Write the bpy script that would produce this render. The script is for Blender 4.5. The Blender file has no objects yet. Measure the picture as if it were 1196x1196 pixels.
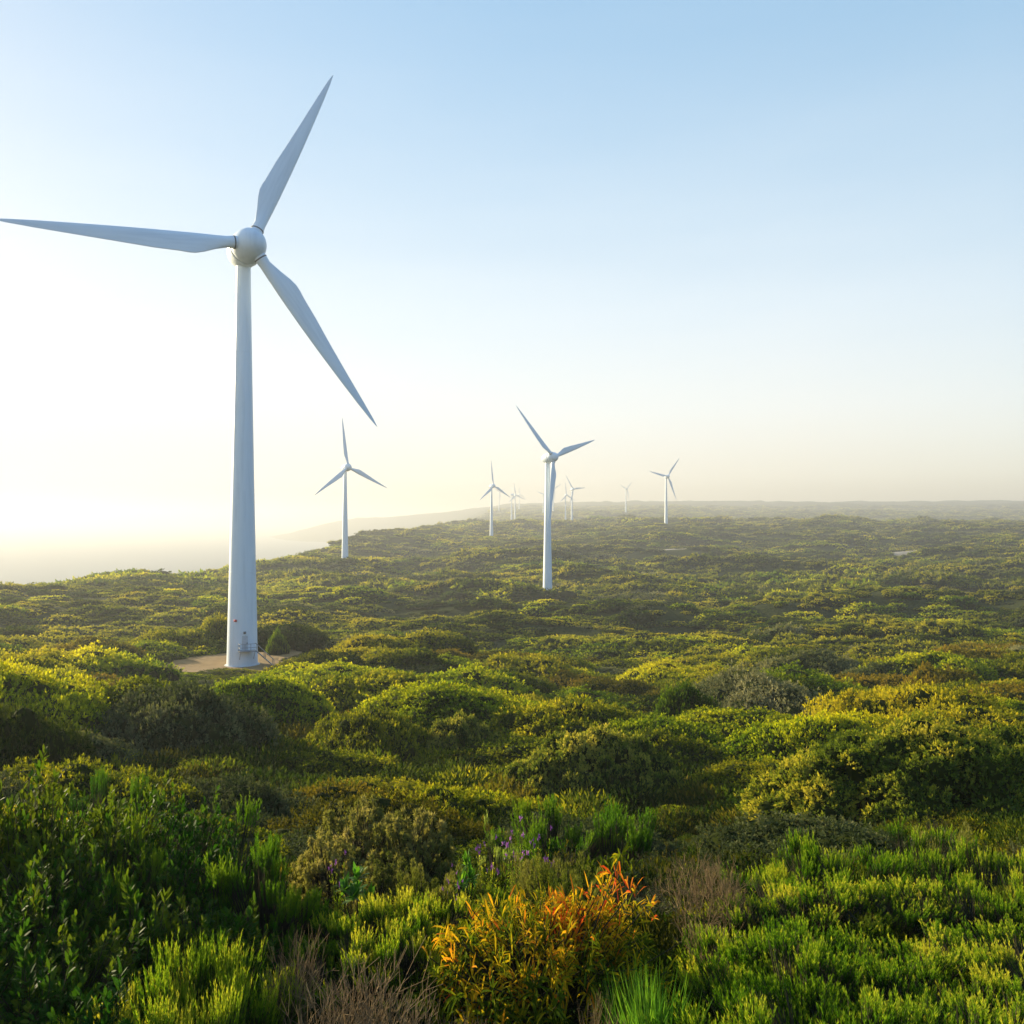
import bpy, math, random
import numpy as np
from math import sin, cos, pi, radians, log, exp, tan, atan2
from mathutils import Matrix, Vector

rng = np.random.default_rng(7)
random.seed(7)
SC = bpy.context.scene
COL = SC.collection
FOC, HZ, CX, W = 950.0, 607.0, 598.0, 1196.0     # survey of the photograph: focal length, horizon row, centre, in photo pixels

# ------------------------------------------------------------------ object helpers
def tag(o, label=None, cat=None, group=None, kind=None):
    if label: o['label'] = label
    if cat: o['category'] = cat
    if group: o['group'] = group
    if kind: o['kind'] = kind
    return o

def link(name, mesh, parent=None, mats=None):
    o = bpy.data.objects.new(name, mesh)
    COL.objects.link(o)
    if parent: o.parent = parent
    return o

def empty(name, loc=(0, 0, 0), rz=0, sc=1):
    o = bpy.data.objects.new(name, None)
    o.empty_display_size = .3
    COL.objects.link(o)
    o.location = loc
    o.rotation_euler = (0, 0, rz)
    o.scale = (sc,) * 3 if not hasattr(sc, '__len__') else sc
    return o

def copy_tree(o, parent=None):
    c = o.copy()
    COL.objects.link(c)
    c.parent = parent
    for ch in [x for x in o.children]:
        copy_tree(ch, c)
    return c

class MB:
    """mesh builder: numpy blocks of vertices and tri / quad faces, with one tint value per face"""
    def __init__(s):
        s.v, s.q, s.t, s.qt, s.tt, s.n = [], [], [], [], [], 0
    def add(s, v, quads=None, tris=None, tint=.5):
        v = np.asarray(v, float).reshape(-1, 3)
        if quads is not None and len(quads):
            quads = np.asarray(quads, int).reshape(-1, 4)
            s.q.append(quads + s.n)
            s.qt.append(np.broadcast_to(np.asarray(tint, float), (len(quads),)))
        if tris is not None and len(tris):
            tris = np.asarray(tris, int).reshape(-1, 3)
            s.t.append(tris + s.n)
            s.tt.append(np.broadcast_to(np.asarray(tint, float), (len(tris),)))
        s.v.append(v)
        s.n += len(v)
    def mesh(s, name, mat, smooth=False):
        v = np.concatenate(s.v) if s.v else np.zeros((0, 3))
        q = np.concatenate(s.q) if s.q else np.zeros((0, 4), int)
        t = np.concatenate(s.t) if s.t else np.zeros((0, 3), int)
        m = bpy.data.meshes.new(name)
        m.vertices.add(len(v)); m.vertices.foreach_set('co', v.astype(np.float32).ravel())
        m.loops.add(q.size + t.size)
        m.loops.foreach_set('vertex_index', np.concatenate([q.ravel(), t.ravel()]).astype(np.int32))
        nf = len(q) + len(t)
        m.polygons.add(nf)
        st = np.concatenate([np.arange(len(q)) * 4, q.size + np.arange(len(t)) * 3]).astype(np.int32)
        m.polygons.foreach_set('loop_start', st)
        a = m.attributes.new('tint', 'FLOAT', 'FACE')
        tint = np.concatenate([np.concatenate(s.qt) if s.qt else np.zeros(0), np.concatenate(s.tt) if s.tt else np.zeros(0)])
        a.data.foreach_set('value', tint.astype(np.float32))
        m.update(calc_edges=True)
        m.validate()
        if mat: m.materials.append(mat)
        if smooth: m.polygons.foreach_set('use_smooth', np.ones(nf, bool))
        return m

def unit(a):
    return a / np.maximum(np.linalg.norm(a, axis=-1, keepdims=True), 1e-9)

def rand_dir(n):
    return unit(rng.normal(size=(n, 3)))

def perp(d):
    """a random unit vector perpendicular to each d"""
    return unit(np.cross(d, rand_dir(len(d))))

def leaves(mb, p, d, w, ln, wd, tint, sag=0.0):
    """diamond leaves: base p, direction d, width direction w"""
    n = len(p)
    ln = np.broadcast_to(ln, (n,))[:, None]; wd = np.broadcast_to(wd, (n,))[:, None]
    nrm = np.cross(d, w)
    mid = p + d * ln * .45 + nrm * ln * .06
    tip = p + d * ln; tip = tip - np.array([0, 0, 1.]) * ln * sag
    v = np.stack([p, mid - w * wd * .5, tip, mid + w * wd * .5], 1).reshape(-1, 3)
    q = np.arange(n * 4).reshape(n, 4)
    mb.add(v, quads=q, tint=tint)

def long_leaves(mb, p, d, w, ln, wd, tint, sag=.25):
    """two-segment strap leaves that droop"""
    n = len(p)
    ln = np.broadcast_to(ln, (n,))[:, None]; wd = np.broadcast_to(wd, (n,))[:, None]
    sag = np.broadcast_to(sag, (n,))[:, None]
    dn = np.array([0, 0, -1.])
    a = p + d * ln * .3 + dn * ln * sag * .08
    b = p + d * ln * .68 + dn * ln * sag * .42
    t = p + d * ln * .97 + dn * ln * sag * 1.0
    v = np.stack([p, a - w * wd * .5, a + w * wd * .5, b - w * wd * .42, b + w * wd * .42, t], 1).reshape(-1, 3)
    k = np.arange(n)[:, None] * 6
    mb.add(v, quads=k + np.array([[1, 2, 4, 3]]), tris=np.concatenate([k + np.array([[0, 2, 1]]), k + np.array([[3, 4, 5]])]),
           tint=0.5)
    mb.qt[-1] = np.broadcast_to(tint, (n,)); mb.tt[-1] = np.tile(np.broadcast_to(tint, (n,)), 2)

def tubes(mb, A, B, ra, rb, tint=.5):
    """three sided twigs from A to B"""
    A, B = np.asarray(A, float), np.asarray(B, float)
    n = len(A)
    ra = np.broadcast_to(ra, (n,)); rb = np.broadcast_to(rb, (n,))
    d = unit(B - A)
    x = unit(np.cross(d, np.array([.31, .17, .93])))
    y = np.cross(d, x)
    ring = []
    for P, r in ((A, ra), (B, rb)):
        for k in range(3):
            a = k * 2 * pi / 3
            ring.append(P + (x * cos(a) + y * sin(a)) * r[:, None])
    v = np.stack(ring, 1).reshape(-1, 3)
    k = np.arange(n)[:, None] * 6
    q = np.concatenate([k + np.array([[i, (i + 1) % 3, 3 + (i + 1) % 3, 3 + i]]) for i in range(3)])
    mb.add(v, quads=q, tint=np.tile(np.broadcast_to(tint, (n,)), 3))

def lathe(mb, prof, seg=32, axis='z', cap=True, tint=.5):
    """profile [(radius, height)] revolved round an axis"""
    v = []
    for r, h in prof:
        for k in range(seg):
            a = 2 * pi * k / seg
            c, s_ = r * cos(a), r * sin(a)
            v.append((c, s_, h) if axis == 'z' else (c, -h, s_))     # axis 'y': heights run towards -Y
    q = []
    for i in range(len(prof) - 1):
        for k in range(seg):
            k2 = (k + 1) % seg
            f = [i * seg + k, i * seg + k2, (i + 1) * seg + k2, (i + 1) * seg + k]
            q.append(f)
    mb.add(v, quads=q, tint=tint)

def box(mb, c, s, rz=0.0, tint=.5):
    x, y, z = [k / 2 for k in s]
    v = np.array([[sx * x, sy * y, sz * z] for sx in (-1, 1) for sy in (-1, 1) for sz in (-1, 1)])
    R = np.array([[cos(rz), -sin(rz), 0], [sin(rz), cos(rz), 0], [0, 0, 1]])
    mb.add(v @ R.T + np.array(c), quads=[[0, 1, 3, 2], [4, 6, 7, 5], [0, 4, 5, 1], [2, 3, 7, 6], [0, 2, 6, 4], [1, 5, 7, 3]], tint=tint)

# ------------------------------------------------------------------ noise and terrain
_perm = np.random.default_rng(3).permutation(1024)
_ga = np.random.default_rng(4).uniform(0, 2 * pi, 1024)
def perlin(x, y, seed=0):
    xi = np.floor(x).astype(int); yi = np.floor(y).astype(int)
    xf = x - xi; yf = y - yi
    def g(ix, iy, fx, fy):
        h = _perm[(_perm[(ix + seed * 57) % 1024] + iy) % 1024]
        return np.cos(_ga[h]) * fx + np.sin(_ga[h]) * fy
    f = lambda t: t * t * t * (t * (t * 6 - 15) + 10)
    u, v = f(xf), f(yf)
    a = g(xi, yi, xf, yf) * (1 - u) + g(xi + 1, yi, xf - 1, yf) * u
    b = g(xi, yi + 1, xf, yf - 1) * (1 - u) + g(xi + 1, yi + 1, xf - 1, yf - 1) * u
    return (a * (1 - v) + b * v) * 1.5

def yz(D, y): return -(y - HZ) / FOC * D
near = [(.5, -2.9), (3, -3.3), (5.5, -4.1), (9, -4.7), (13, -6.0)]
COLS = {   # surveyed profiles of the land: bearing (photo column) -> (distance, height or photo row), rows are > 400
    -1200: [(20, -8), (60, -15), (126, -25), (250, -45), (330, -90), (450, -150), (9000, -150)],
    -300: [(20, -8.3), (60, -15), (126, -22.5), (200, -26), (270, -28), (330, -45), (480, -110), (650, -150), (9000, -150)],
    0: [(20, -8.3), (30, -10.5), (60, -14.7), (90, -18.7), (126, -22.3), (200, 735), (300, 690), (330, -27.2), (400, -38), (550, -105), (700, -150), (9000, -150)],
    150: [(20, -8.6), (30, -11.5), (60, 850), (126, -22.4), (200, 736), (320, 690), (400, 674), (520, -46), (700, -115), (900, -150), (9000, -150)],
    300: [(20, -8.8), (30, -11.5), (60, -15.7), (126, -22.4), (200, 738), (350, 695), (480, 666), (560, 657), (700, -50), (950, -125), (1200, -150), (9000, -150)],
    400: [(20, -9), (30, -11.8), (60, 862), (126, 780), (200, 738), (388, 693), (546, 658.3), (800, 635), (900, 629), (1100, -40), (1500, -135), (4000, -150), (5500, 22), (7500, -150), (9000, -150)],
    490: [(20, -9), (30, -12), (60, 868), (126, 786), (200, 740), (388, 695), (600, 662), (900, 632), (1200, 616), (1500, -22), (2200, -115), (4000, -110), (5000, 50), (7500, -150), (9000, -150)],
    574: [(20, -9), (30, -12), (60, 872), (126, 792), (200, 746), (388, 693.5), (700, 650), (1029, 627), (1300, 619), (1600, 615), (2130, -1), (3000, 597.5), (4500, 588.5), (6500, 40), (9000, 0)],
    640: [(20, -9), (30, -12), (45, 925), (70, 870), (126, 800), (170, 765), (250, 730), (388, 692), (700, 652), (1029, 629), (1300, 617), (1540, 612.5), (1750, -22), (2100, 606), (3000, 596.5), (4500, 587.5), (6500, 50), (9000, 0)],
    778: [(20, -8.8), (30, -12), (45, 922), (70, 866), (126, 797), (170, 765), (250, 731), (388, 695), (700, 648), (1083, 613), (1300, 612.5), (1540, 612.5), (1800, -24), (2300, 600), (3200, 594), (4500, 585), (6500, 60), (9000, 0)],
    950: [(20, -8.2), (30, -11.6), (45, 910), (70, 858), (126, 790), (170, 760), (250, 726), (388, 695), (700, 655), (1100, 618.5), (1400, 613), (1750, -28), (2100, -4), (3000, 598), (4500, 587), (6500, 60), (9000, 0)],
    1100: [(20, -7.6), (30, -11.1), (45, 900), (70, 850), (126, 785), (170, 757), (250, 722), (388, 690), (700, 646), (1100, 618.5), (1400, 613.5), (1750, -28), (2200, 606), (3000, 597), (4500, 584.5), (6500, 60), (9000, 0)],
    1250: [(20, -7.6), (30, -11.1), (45, 898), (70, 846), (126, 780), (170, 752), (250, 716), (388, 684), (700, 642), (1100, 617), (1400, 613), (1750, -28), (2200, 606), (3000, 597), (4500, 585), (6500, 60), (9000, 0)],
    2400: [(20, -7.6), (30, -11.1), (70, -18), (126, -23), (250, -29), (388, -32), (700, -25), (1100, -12), (1400, -9), (1750, -28), (2200, 2), (3000, 30), (4500, 105), (6500, 60), (9000, 0)],
}
LG = np.linspace(log(.5), log(9000), 400)
UG = np.arange(-1200, 2401, 20.)
def build_base():
    us = sorted(COLS)
    prof = []
    for u in us:
        pts = near + [(D, yz(D, h) if h > 400 else h) for D, h in COLS[u]]
        L = np.log([p[0] for p in pts]); Z = np.array([p[1] for p in pts])
        prof.append(np.interp(LG, L, Z))
    prof = np.array(prof)
    g = np.array([np.interp(UG, us, prof[:, j]) for j in range(len(LG))]).T      # u x L
    k = np.exp(-np.linspace(-2, 2, 9) ** 2); k /= k.sum()
    for ax in (1, 0):
        kk = k if ax == 1 else k[2:-2] / k[2:-2].sum()
        h = len(kk) // 2
        p = np.pad(g, [(h, h) if a == ax else (0, 0) for a in (0, 1)], mode='edge')
        g = sum(kk[i] * np.take(p, range(i, i + g.shape[ax]), axis=ax) for i in range(len(kk)))
    return g
BASE = build_base()
TURB = [  # photo column and row of the base, axis row, yaw, rotor phase, tilt (degrees)
    (283.5, 777, 65.0, 126, 34, 24, 4), (403, 658, 65, 546, 44, 114, 5), (639.5, 692, 65, 388, 46, 72, 5),
    (574, 627, 65, 1029, 48, 116, 5), (778, 613, 65, 1083, 30, 40, 5), (668, 611, 65, 1544, 42, 84, 5),
    (660.5, 609, 65, 1992, 44, 116, 5), (731, 598, 65, 2287, 44, 50, 5), (601.5, 607, 65, 2129, 36, 112, 5),
    (597.5, 607, 65, 2080, 82, 118, 5), (606.3, 597, 65, 3100, 40, 118, 5), (582.8, 596, 65, 2940, 44, 60, 5),
    (634.5, 603, 65, 2400, 44, 45, 5), (646.3, 597, 65, 2375, 44, 62, 5)]
TPOS = [((u - CX) / FOC * D, D, yz(D, y)) for u, y, _, D, _, _, _ in TURB]

def base_h(x, y):
    D = np.maximum(y, .51)
    u = np.clip(CX + FOC * x / D, -1199, 2399)
    fu = (u + 1200) / 20.; fl = (np.log(np.minimum(D, 8999)) - LG[0]) / (LG[1] - LG[0])
    i = np.clip(fu.astype(int), 0, len(UG) - 2); j = np.clip(fl.astype(int), 0, len(LG) - 2)
    a, b = fu - i, fl - j
    return (BASE[i, j] * (1 - a) * (1 - b) + BASE[i + 1, j] * a * (1 - b) + BASE[i, j + 1] * (1 - a) * b + BASE[i + 1, j + 1] * a * b)

def H(x, y):
    """height of the ground at world (x, y), metres; the eye is at the origin"""
    x = np.asarray(x, float); y = np.asarray(y, float)
    z = base_h(x, y)
    D = np.maximum(y, .5)
    up = x * .35 + y; ac = x - y * .35                    # hummocks lean across the wind
    n = np.zeros_like(z)
    n += np.clip((D - 90) / 250, 0, 1) * 9 * perlin(ac / 130., up / 66., 1)
    n += np.clip((D - 60) / 200, 0, 1) * 4.0 * perlin(ac / 50., up / 28., 2)
    n += np.clip((D - 25) / 80, 0, 1) * .9 * perlin(ac / 18., up / 11., 3)
    n += np.clip((D - 150) / 300, 0, 1) * 5.0 * (1 - 2 * np.abs(perlin(ac / 210., up / 95., 6))) * np.clip(2 - D / 1600, .3, 1)
    n += np.clip((D - 900) / 1500, 0, 1) * 9 * perlin(x / 420., y / 300., 4)
    n += .10 * perlin(x / 2.3, y / 2.3, 5) * np.clip(D / 6, 0, 1)
    f = 1.0
    for tx, ty, tz in TPOS:
        R = 17 + ty * .012
        w = np.exp(-((x - tx) ** 2 + (y - ty) ** 2) / R ** 2)
        f = f * (1 - w)
        z = z * (1 - w) + tz * w
    u = CX + FOC * x / D                                  # the seaward slope on the left is smoother
    n = n * (1 - .65 * np.clip((440 - u) / 160, 0, 1) * np.clip((D - 180) / 80, 0, 1))
    return z + n * f

def Hs(x, y): return float(H(np.array([x]), np.array([y]))[0])

# ------------------------------------------------------------------ materials
def new_mat(name):
    m = bpy.data.materials.new(name)
    m.use_nodes = True
    nt = m.node_tree
    for n in list(nt.nodes): nt.nodes.remove(n)
    out = nt.nodes.new('ShaderNodeOutputMaterial')
    return m, nt, out

def N(nt, kind, **kw):
    n = nt.nodes.new(kind)
    for k, v in kw.items():
        if k.startswith('i_'):
            key = k[2:]
            n.inputs[int(key) if key.isdigit() else key].default_value = v
        else: setattr(n, k, v)
    return n

def ramp(nt, stops, fac):
    r = nt.nodes.new('ShaderNodeValToRGB')
    el = r.color_ramp.elements
    while len(el) < len(stops): el.new(.5)
    for e, (p, c) in zip(el, stops):
        e.position = p; e.color = (*c, 1)
    nt.links.new(fac, r.inputs[0])
    return r.outputs[0]

def leaf_mat(name, pal, trans=.35, scale=18., w_noise=.45, w_obj=.3, w_tint=.45, rough=.8, spec=.03, tcol=2.0, gain=1.6, yellow=(1.02, 1.0, .45)):
    """foliage: palette picked by patch noise over the ground, by plant and by leaf; light passes through the leaf"""
    m, nt, out = new_mat(name)
    L = nt.links.new
    geo = N(nt, 'ShaderNodeNewGeometry')
    no = N(nt, 'ShaderNodeTexNoise', i_Scale=1 / scale, i_Detail=3.0, i_Roughness=.55)
    L(geo.outputs['Position'], no.inputs['Vector'])
    st = N(nt, 'ShaderNodeMapRange', i_1=.36, i_2=.64)
    L(no.outputs[0], st.inputs[0])
    oi = N(nt, 'ShaderNodeObjectInfo')
    at = N(nt, 'ShaderNodeAttribute', attribute_name='tint')
    acc = None
    for sock, w in ((st.outputs[0], w_noise), (oi.outputs['Random'], w_obj), (at.outputs['Fac'], w_tint)):
        mm = N(nt, 'ShaderNodeMath', operation='MULTIPLY', i_1=w)
        L(sock, mm.inputs[0])
        if acc is None: acc = mm.outputs[0]
        else:
            a = N(nt, 'ShaderNodeMath', operation='ADD'); L(acc, a.inputs[0]); L(mm.outputs[0], a.inputs[1]); acc = a.outputs[0]
    tot = w_noise + w_obj + w_tint
    dv = N(nt, 'ShaderNodeMath', operation='DIVIDE', i_1=tot); L(acc, dv.inputs[0])
    col = ramp(nt, [(i / (len(pal) - 1) * .56 + .22, tuple(min(.6, k * gain) for k in c)) for i, c in enumerate(pal)], dv.outputs[0])
    p = N(nt, 'ShaderNodeBsdfPrincipled', i_Roughness=rough)
    p.inputs['Specular IOR Level'].default_value = spec
    L(col, p.inputs['Base Color'])
    t = N(nt, 'ShaderNodeBsdfTranslucent')
    mx = N(nt, 'ShaderNodeMix', data_type='RGBA', blend_type='MULTIPLY'); mx.inputs[0].default_value = 1
    L(col, mx.inputs[6]); mx.inputs[7].default_value = (yellow[0] * tcol, yellow[1] * tcol, yellow[2] * tcol, 1)
    L(mx.outputs[2], t.inputs[0])
    s = N(nt, 'ShaderNodeMixShader', i_0=trans)
    L(p.outputs[0], s.inputs[1]); L(t.outputs[0], s.inputs[2]); L(s.outputs[0], out.inputs[0])
    return m

def plain_mat(name, c1, c2, scale, rough=.8, bump=.0, metal=0, detail=4, spec=.3):
    m, nt, out = new_mat(name)
    L = nt.links.new
    tc = N(nt, 'ShaderNodeTexCoord')
    no = N(nt, 'ShaderNodeTexNoise', i_Scale=scale, i_Detail=float(detail), i_Roughness=.6)
    L(tc.outputs['Object'], no.inputs['Vector'])
    col = ramp(nt, [(.3, c1), (.7, c2)], no.outputs[0])
    p = N(nt, 'ShaderNodeBsdfPrincipled', i_Roughness=rough, i_Metallic=metal)
    p.inputs['Specular IOR Level'].default_value = spec
    L(col, p.inputs['Base Color'])
    if bump:
        b = N(nt, 'ShaderNodeBump', i_Strength=bump, i_Distance=.05)
        L(no.outputs[0], b.inputs['Height']); L(b.outputs[0], p.inputs['Normal'])
    L(p.outputs[0], out.inputs[0])
    return m

M_OLIVE = leaf_mat('olive_foliage', [(.008, .018, .002), (.030, .044, .003), (.098, .100, .005), (.20, .165, .009)], trans=.38, gain=1.75)  # dark end also paints shade, bright end paints sunlit tips
M_BRIGHT = leaf_mat('bright_foliage', [(.012, .030, .002), (.048, .076, .003), (.135, .148, .004), (.24, .215, .007)], trans=.42, gain=1.75)
M_GREY = leaf_mat('greygreen_foliage', [(.018, .028, .011), (.048, .060, .023), (.11, .11, .048), (.19, .175, .085)], trans=.2, gain=1.45)
M_DARK = leaf_mat('dark_foliage', [(.005, .014, .002), (.014, .029, .003), (.038, .054, .005), (.09, .090, .008)], trans=.25, gain=1.3)
M_RUST = leaf_mat('rusty_foliage', [(.020, .026, .004), (.055, .052, .005), (.115, .092, .008), (.19, .13, .012)], trans=.28, gain=1.35)
M_FAR = leaf_mat('far_foliage', [(.010, .022, .003), (.034, .048, .004), (.098, .102, .008), (.185, .162, .014)], trans=.36, gain=1.75, scale=60., w_noise=.7)
M_HEATH = leaf_mat('heath_needles', [(.005, .018, .001), (.028, .070, .003), (.095, .140, .008), (.22, .21, .022)], trans=.4, scale=3., w_noise=.25, w_obj=.25, w_tint=.8, gain=1.8)
M_BROOM = leaf_mat('broom_needles', [(.012, .042, .004), (.025, .070, .005), (.045, .095, .006), (.075, .115, .008)], trans=.36, scale=2.)
M_BROAD = leaf_mat('broad_leaves', [(.008, .040, .004), (.018, .070, .006), (.040, .100, .008), (.095, .130, .010)], trans=.35, scale=2., rough=.6, spec=.08, gain=.8)
M_ROSETTE = leaf_mat('rosette_leaves', [(.03, .10, .008), (.06, .16, .012), (.12, .21, .02)], trans=.4, scale=1., rough=.5, spec=.3, gain=1.1)
M_ORANGE = leaf_mat('orange_leaves', [(.045, .075, .004), (.17, .17, .006), (.50, .29, .008), (.58, .18, .010), (.45, .06, .012)], trans=.42, gain=1.35, scale=.35, w_noise=.3, w_obj=0, w_tint=.8, yellow=(1.1, 1.0, .7), tcol=1.2)
M_WOOL = leaf_mat('woolly_heads', [(.045, .055, .014), (.080, .085, .024), (.13, .12, .04), (.20, .17, .075)], trans=.3, scale=1.5)
M_FUZZ = leaf_mat('fuzzy_stems', [(.025, .045, .006), (.06, .085, .012), (.12, .135, .026), (.19, .18, .055)], trans=.3, gain=1.0, scale=1.)
M_CUSH = leaf_mat('pale_cushion_leaves', [(.06, .10, .02), (.12, .17, .04), (.20, .24, .08)], trans=.4, scale=1., gain=1.4)
M_GRASS = leaf_mat('bluegreen_blades', [(.03, .085, .008), (.06, .13, .012), (.12, .19, .02)], trans=.4, scale=1.)
M_PURPLE = leaf_mat('purple_petals', [(.08, .03, .14), (.18, .07, .26), (.34, .15, .36)], trans=.3, scale=1., gain=1.0, yellow=(1, .9, 1))
M_PALE = leaf_mat('pale_bracts', [(.45, .42, .22), (.6, .55, .32)], trans=.4, scale=1.)
M_TWIG = plain_mat('dry_twigs', (.14, .088, .036), (.30, .21, .10), 6, .9)
M_STEM = plain_mat('woody_stems', (.022, .022, .007), (.06, .048, .018), 8, .9)
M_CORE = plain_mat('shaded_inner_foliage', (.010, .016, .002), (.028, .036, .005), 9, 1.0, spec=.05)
M_SAND = plain_mat('tan_gravel', (.20, .115, .035), (.29, .18, .07), .6, .95, .3)
M_PALESAND = plain_mat('pale_sand', (.26, .22, .17), (.34, .30, .25), .4, .95)

def ground_mat():
    m, nt, out = new_mat('heath_ground')
    L = nt.links.new
    geo = N(nt, 'ShaderNodeNewGeometry')
    n1 = N(nt, 'ShaderNodeTexNoise', i_Scale=.02, i_Detail=8.0, i_Roughness=.65)
    n2 = N(nt, 'ShaderNodeTexNoise', i_Scale=.9, i_Detail=5.0, i_Roughness=.7)
    for n in (n1, n2): L(geo.outputs['Position'], n.inputs['Vector'])
    ad = N(nt, 'ShaderNodeMath', operation='MULTIPLY_ADD', i_1=.55); L(n1.outputs[0], ad.inputs[0])
    m2 = N(nt, 'ShaderNodeMath', operation='MULTIPLY', i_1=.45); L(n2.outputs[0], m2.inputs[0]); L(m2.outputs[0], ad.inputs[2])
    col = ramp(nt, [(.30, (.018, .026, .006)), (.5, (.040, .050, .011)), (.68, (.075, .078, .02))], ad.outputs[0])
    p = N(nt, 'ShaderNodeBsdfPrincipled', i_Roughness=1.0)
    p.inputs['Specular IOR Level'].default_value = .05
    L(col, p.inputs['Base Color'])
    b = N(nt, 'ShaderNodeBump', i_Strength=1.0, i_Distance=1.2)
    L(n2.outputs[0], b.inputs['Height']); L(b.outputs[0], p.inputs['Normal'])
    L(p.outputs[0], out.inputs[0])
    return m

def paint_mat():
    m, nt, out = new_mat('white_turbine_paint')
    L = nt.links.new
    tc = N(nt, 'ShaderNodeTexCoord')
    mp = N(nt, 'ShaderNodeMapping'); mp.inputs['Scale'].default_value = (1.2, 1.2, .09)
    L(tc.outputs['Object'], mp.inputs['Vector'])
    no = N(nt, 'ShaderNodeTexNoise', i_Scale=1.0, i_Detail=6.0, i_Roughness=.6); L(mp.outputs[0], no.inputs['Vector'])
    col = ramp(nt, [(.3, (.62, .70, .77)), (.5, (.71, .79, .86)), (.75, (.74, .82, .89))], no.outputs[0])
    p = N(nt, 'ShaderNodeBsdfPrincipled', i_Roughness=.42)
    L(col, p.inputs['Base Color'])
    L(p.outputs[0], out.inputs[0])
    return m
M_PAINT = paint_mat()
M_DOOR = plain_mat('grey_painted_steel', (.46, .49, .52), (.54, .57, .60), 2, .5)
M_RAIL = plain_mat('galvanised_steel', (.22, .23, .24), (.33, .34, .35), 5, .45, metal=.6)
M_SEAM = plain_mat('dark_rubber_joint', (.10, .11, .12), (.16, .17, .18), 3, .7)
M_CONC = plain_mat('concrete', (.42, .42, .40), (.52, .52, .50), 2, .9, .2)
M_RED = plain_mat('red_warning_plate', (.5, .06, .06), (.6, .09, .08), 3, .5)

# ------------------------------------------------------------------ the setting: ground, tracks, sea, haze
def build_ground():
    us = np.linspace(-1150, 2350, 470); Ls = np.linspace(log(.55), log(8500), 560)
    U, D = np.meshgrid(us, np.exp(Ls), indexing='ij')
    X = (U - CX) / FOC * D
    Z = H(X, D)
    nu, nl = U.shape
    v = np.stack([X, D, Z], -1).reshape(-1, 3)
    i, j = np.meshgrid(np.arange(nu - 1), np.arange(nl - 1), indexing='ij')
    k = (i * nl + j).ravel()
    q = np.stack([k, k + nl, k + nl + 1, k + 1], 1)
    mb = MB(); mb.add(v, quads=q)
    o = link('ground', mb.mesh('ground', ground_mat(), smooth=True))
    tag(o, kind='structure')
build_ground()

def drape(name, pts, mat, lift, n=26, kind='structure', label=None):
    """a sheet over an area given by an outline of (photo column, distance) points, lying on the ground"""
    P = np.array([((u - CX) / FOC * D, D) for u, D in pts])
    c = P.mean(0)
    seg = []
    for a, b in zip(P, np.roll(P, -1, 0)):
        for t in np.linspace(0, 1, n, endpoint=False): seg.append(a * (1 - t) + b * t)
    seg = np.array(seg)
    for _ in range(n // 2): seg = (np.roll(seg, 1, 0) + np.roll(seg, -1, 0) + 2 * seg) / 4
    m = len(seg)
    ang = rng.normal(size=m); ang = np.convolve(np.tile(ang, 3), np.ones(5) / 5, 'same')[m:2 * m]
    seg = c + (seg - c) * (1 + .16 * ang[:, None])
    v, q = [], []
    R = 14
    for r in range(R + 1):
        t = .02 + .98 * r / R
        XY = c + (seg - c) * t
        v.append(np.column_stack([XY, H(XY[:, 0], XY[:, 1]) + lift * (1 - .6 * (r == R))]))
    v = np.concatenate(v)
    for r in range(R):
        for k in range(m):
            q.append([r * m + k, r * m + (k + 1) % m, (r + 1) * m + (k + 1) % m, (r + 1) * m + k])
    mb = MB(); mb.add(v, quads=q, tris=[[0, k, k + 1] for k in range(1, m - 1)])
    o = link(name, mb.mesh(name, mat, smooth=True))
    return tag(o, label, kind=kind)

PADS = []
def pad(name, pts, mat, lift):
    drape(name, pts, mat, lift)
    P = np.array([((u - CX) / FOC * D, D) for u, D in pts]); PADS.append(P.mean(0) + (P - P.mean(0)) * .86)      # shrubs overlap the edge
pad('gravel_pad', [(150, 114), (250, 111), (305, 117), (330, 127), (322, 139), (270, 142), (215, 133)], M_SAND, .16)
pad('gravel_track', [(325, 129), (352, 137), (362, 150), (346, 153), (325, 141)], M_SAND, .15)
pad('sandy_track', [(738, 722), (770, 700), (812, 672), (816, 692), (780, 722), (745, 742)], M_PALESAND, .5)
pad('sandy_clearing', [(1020, 690), (1060, 640), (1115, 600), (1118, 622), (1066, 668), (1030, 712)], M_PALESAND, .5)
pad('sandy_path', [(140, 38), (185, 36.4), (240, 38.4), (238, 40.0), (185, 38.2), (142, 40)], M_PALESAND, .1)
PADS.append(np.array([((u - CX) / FOC * D, D) for u, D in ((735, 665), (820, 625), (818, 700), (740, 745))]))      # open ground in front of the track
PADS.append(np.array([((u - CX) / FOC * D, D) for u, D in ((632, 381), (649, 381), (649, 396), (632, 396))]))

def in_pads(x, y):
    hit = np.zeros(len(x), bool)
    for P in PADS:
        c = np.zeros(len(x), bool)
        for (x1, y1), (x2, y2) in zip(P, np.roll(P, -1, 0)):
            s = ((y1 > y) != (y2 > y)) & (x < (x2 - x1) * (y - y1) / (y2 - y1 + 1e-12) + x1)
            c ^= s
        hit |= c
    return hit

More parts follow.
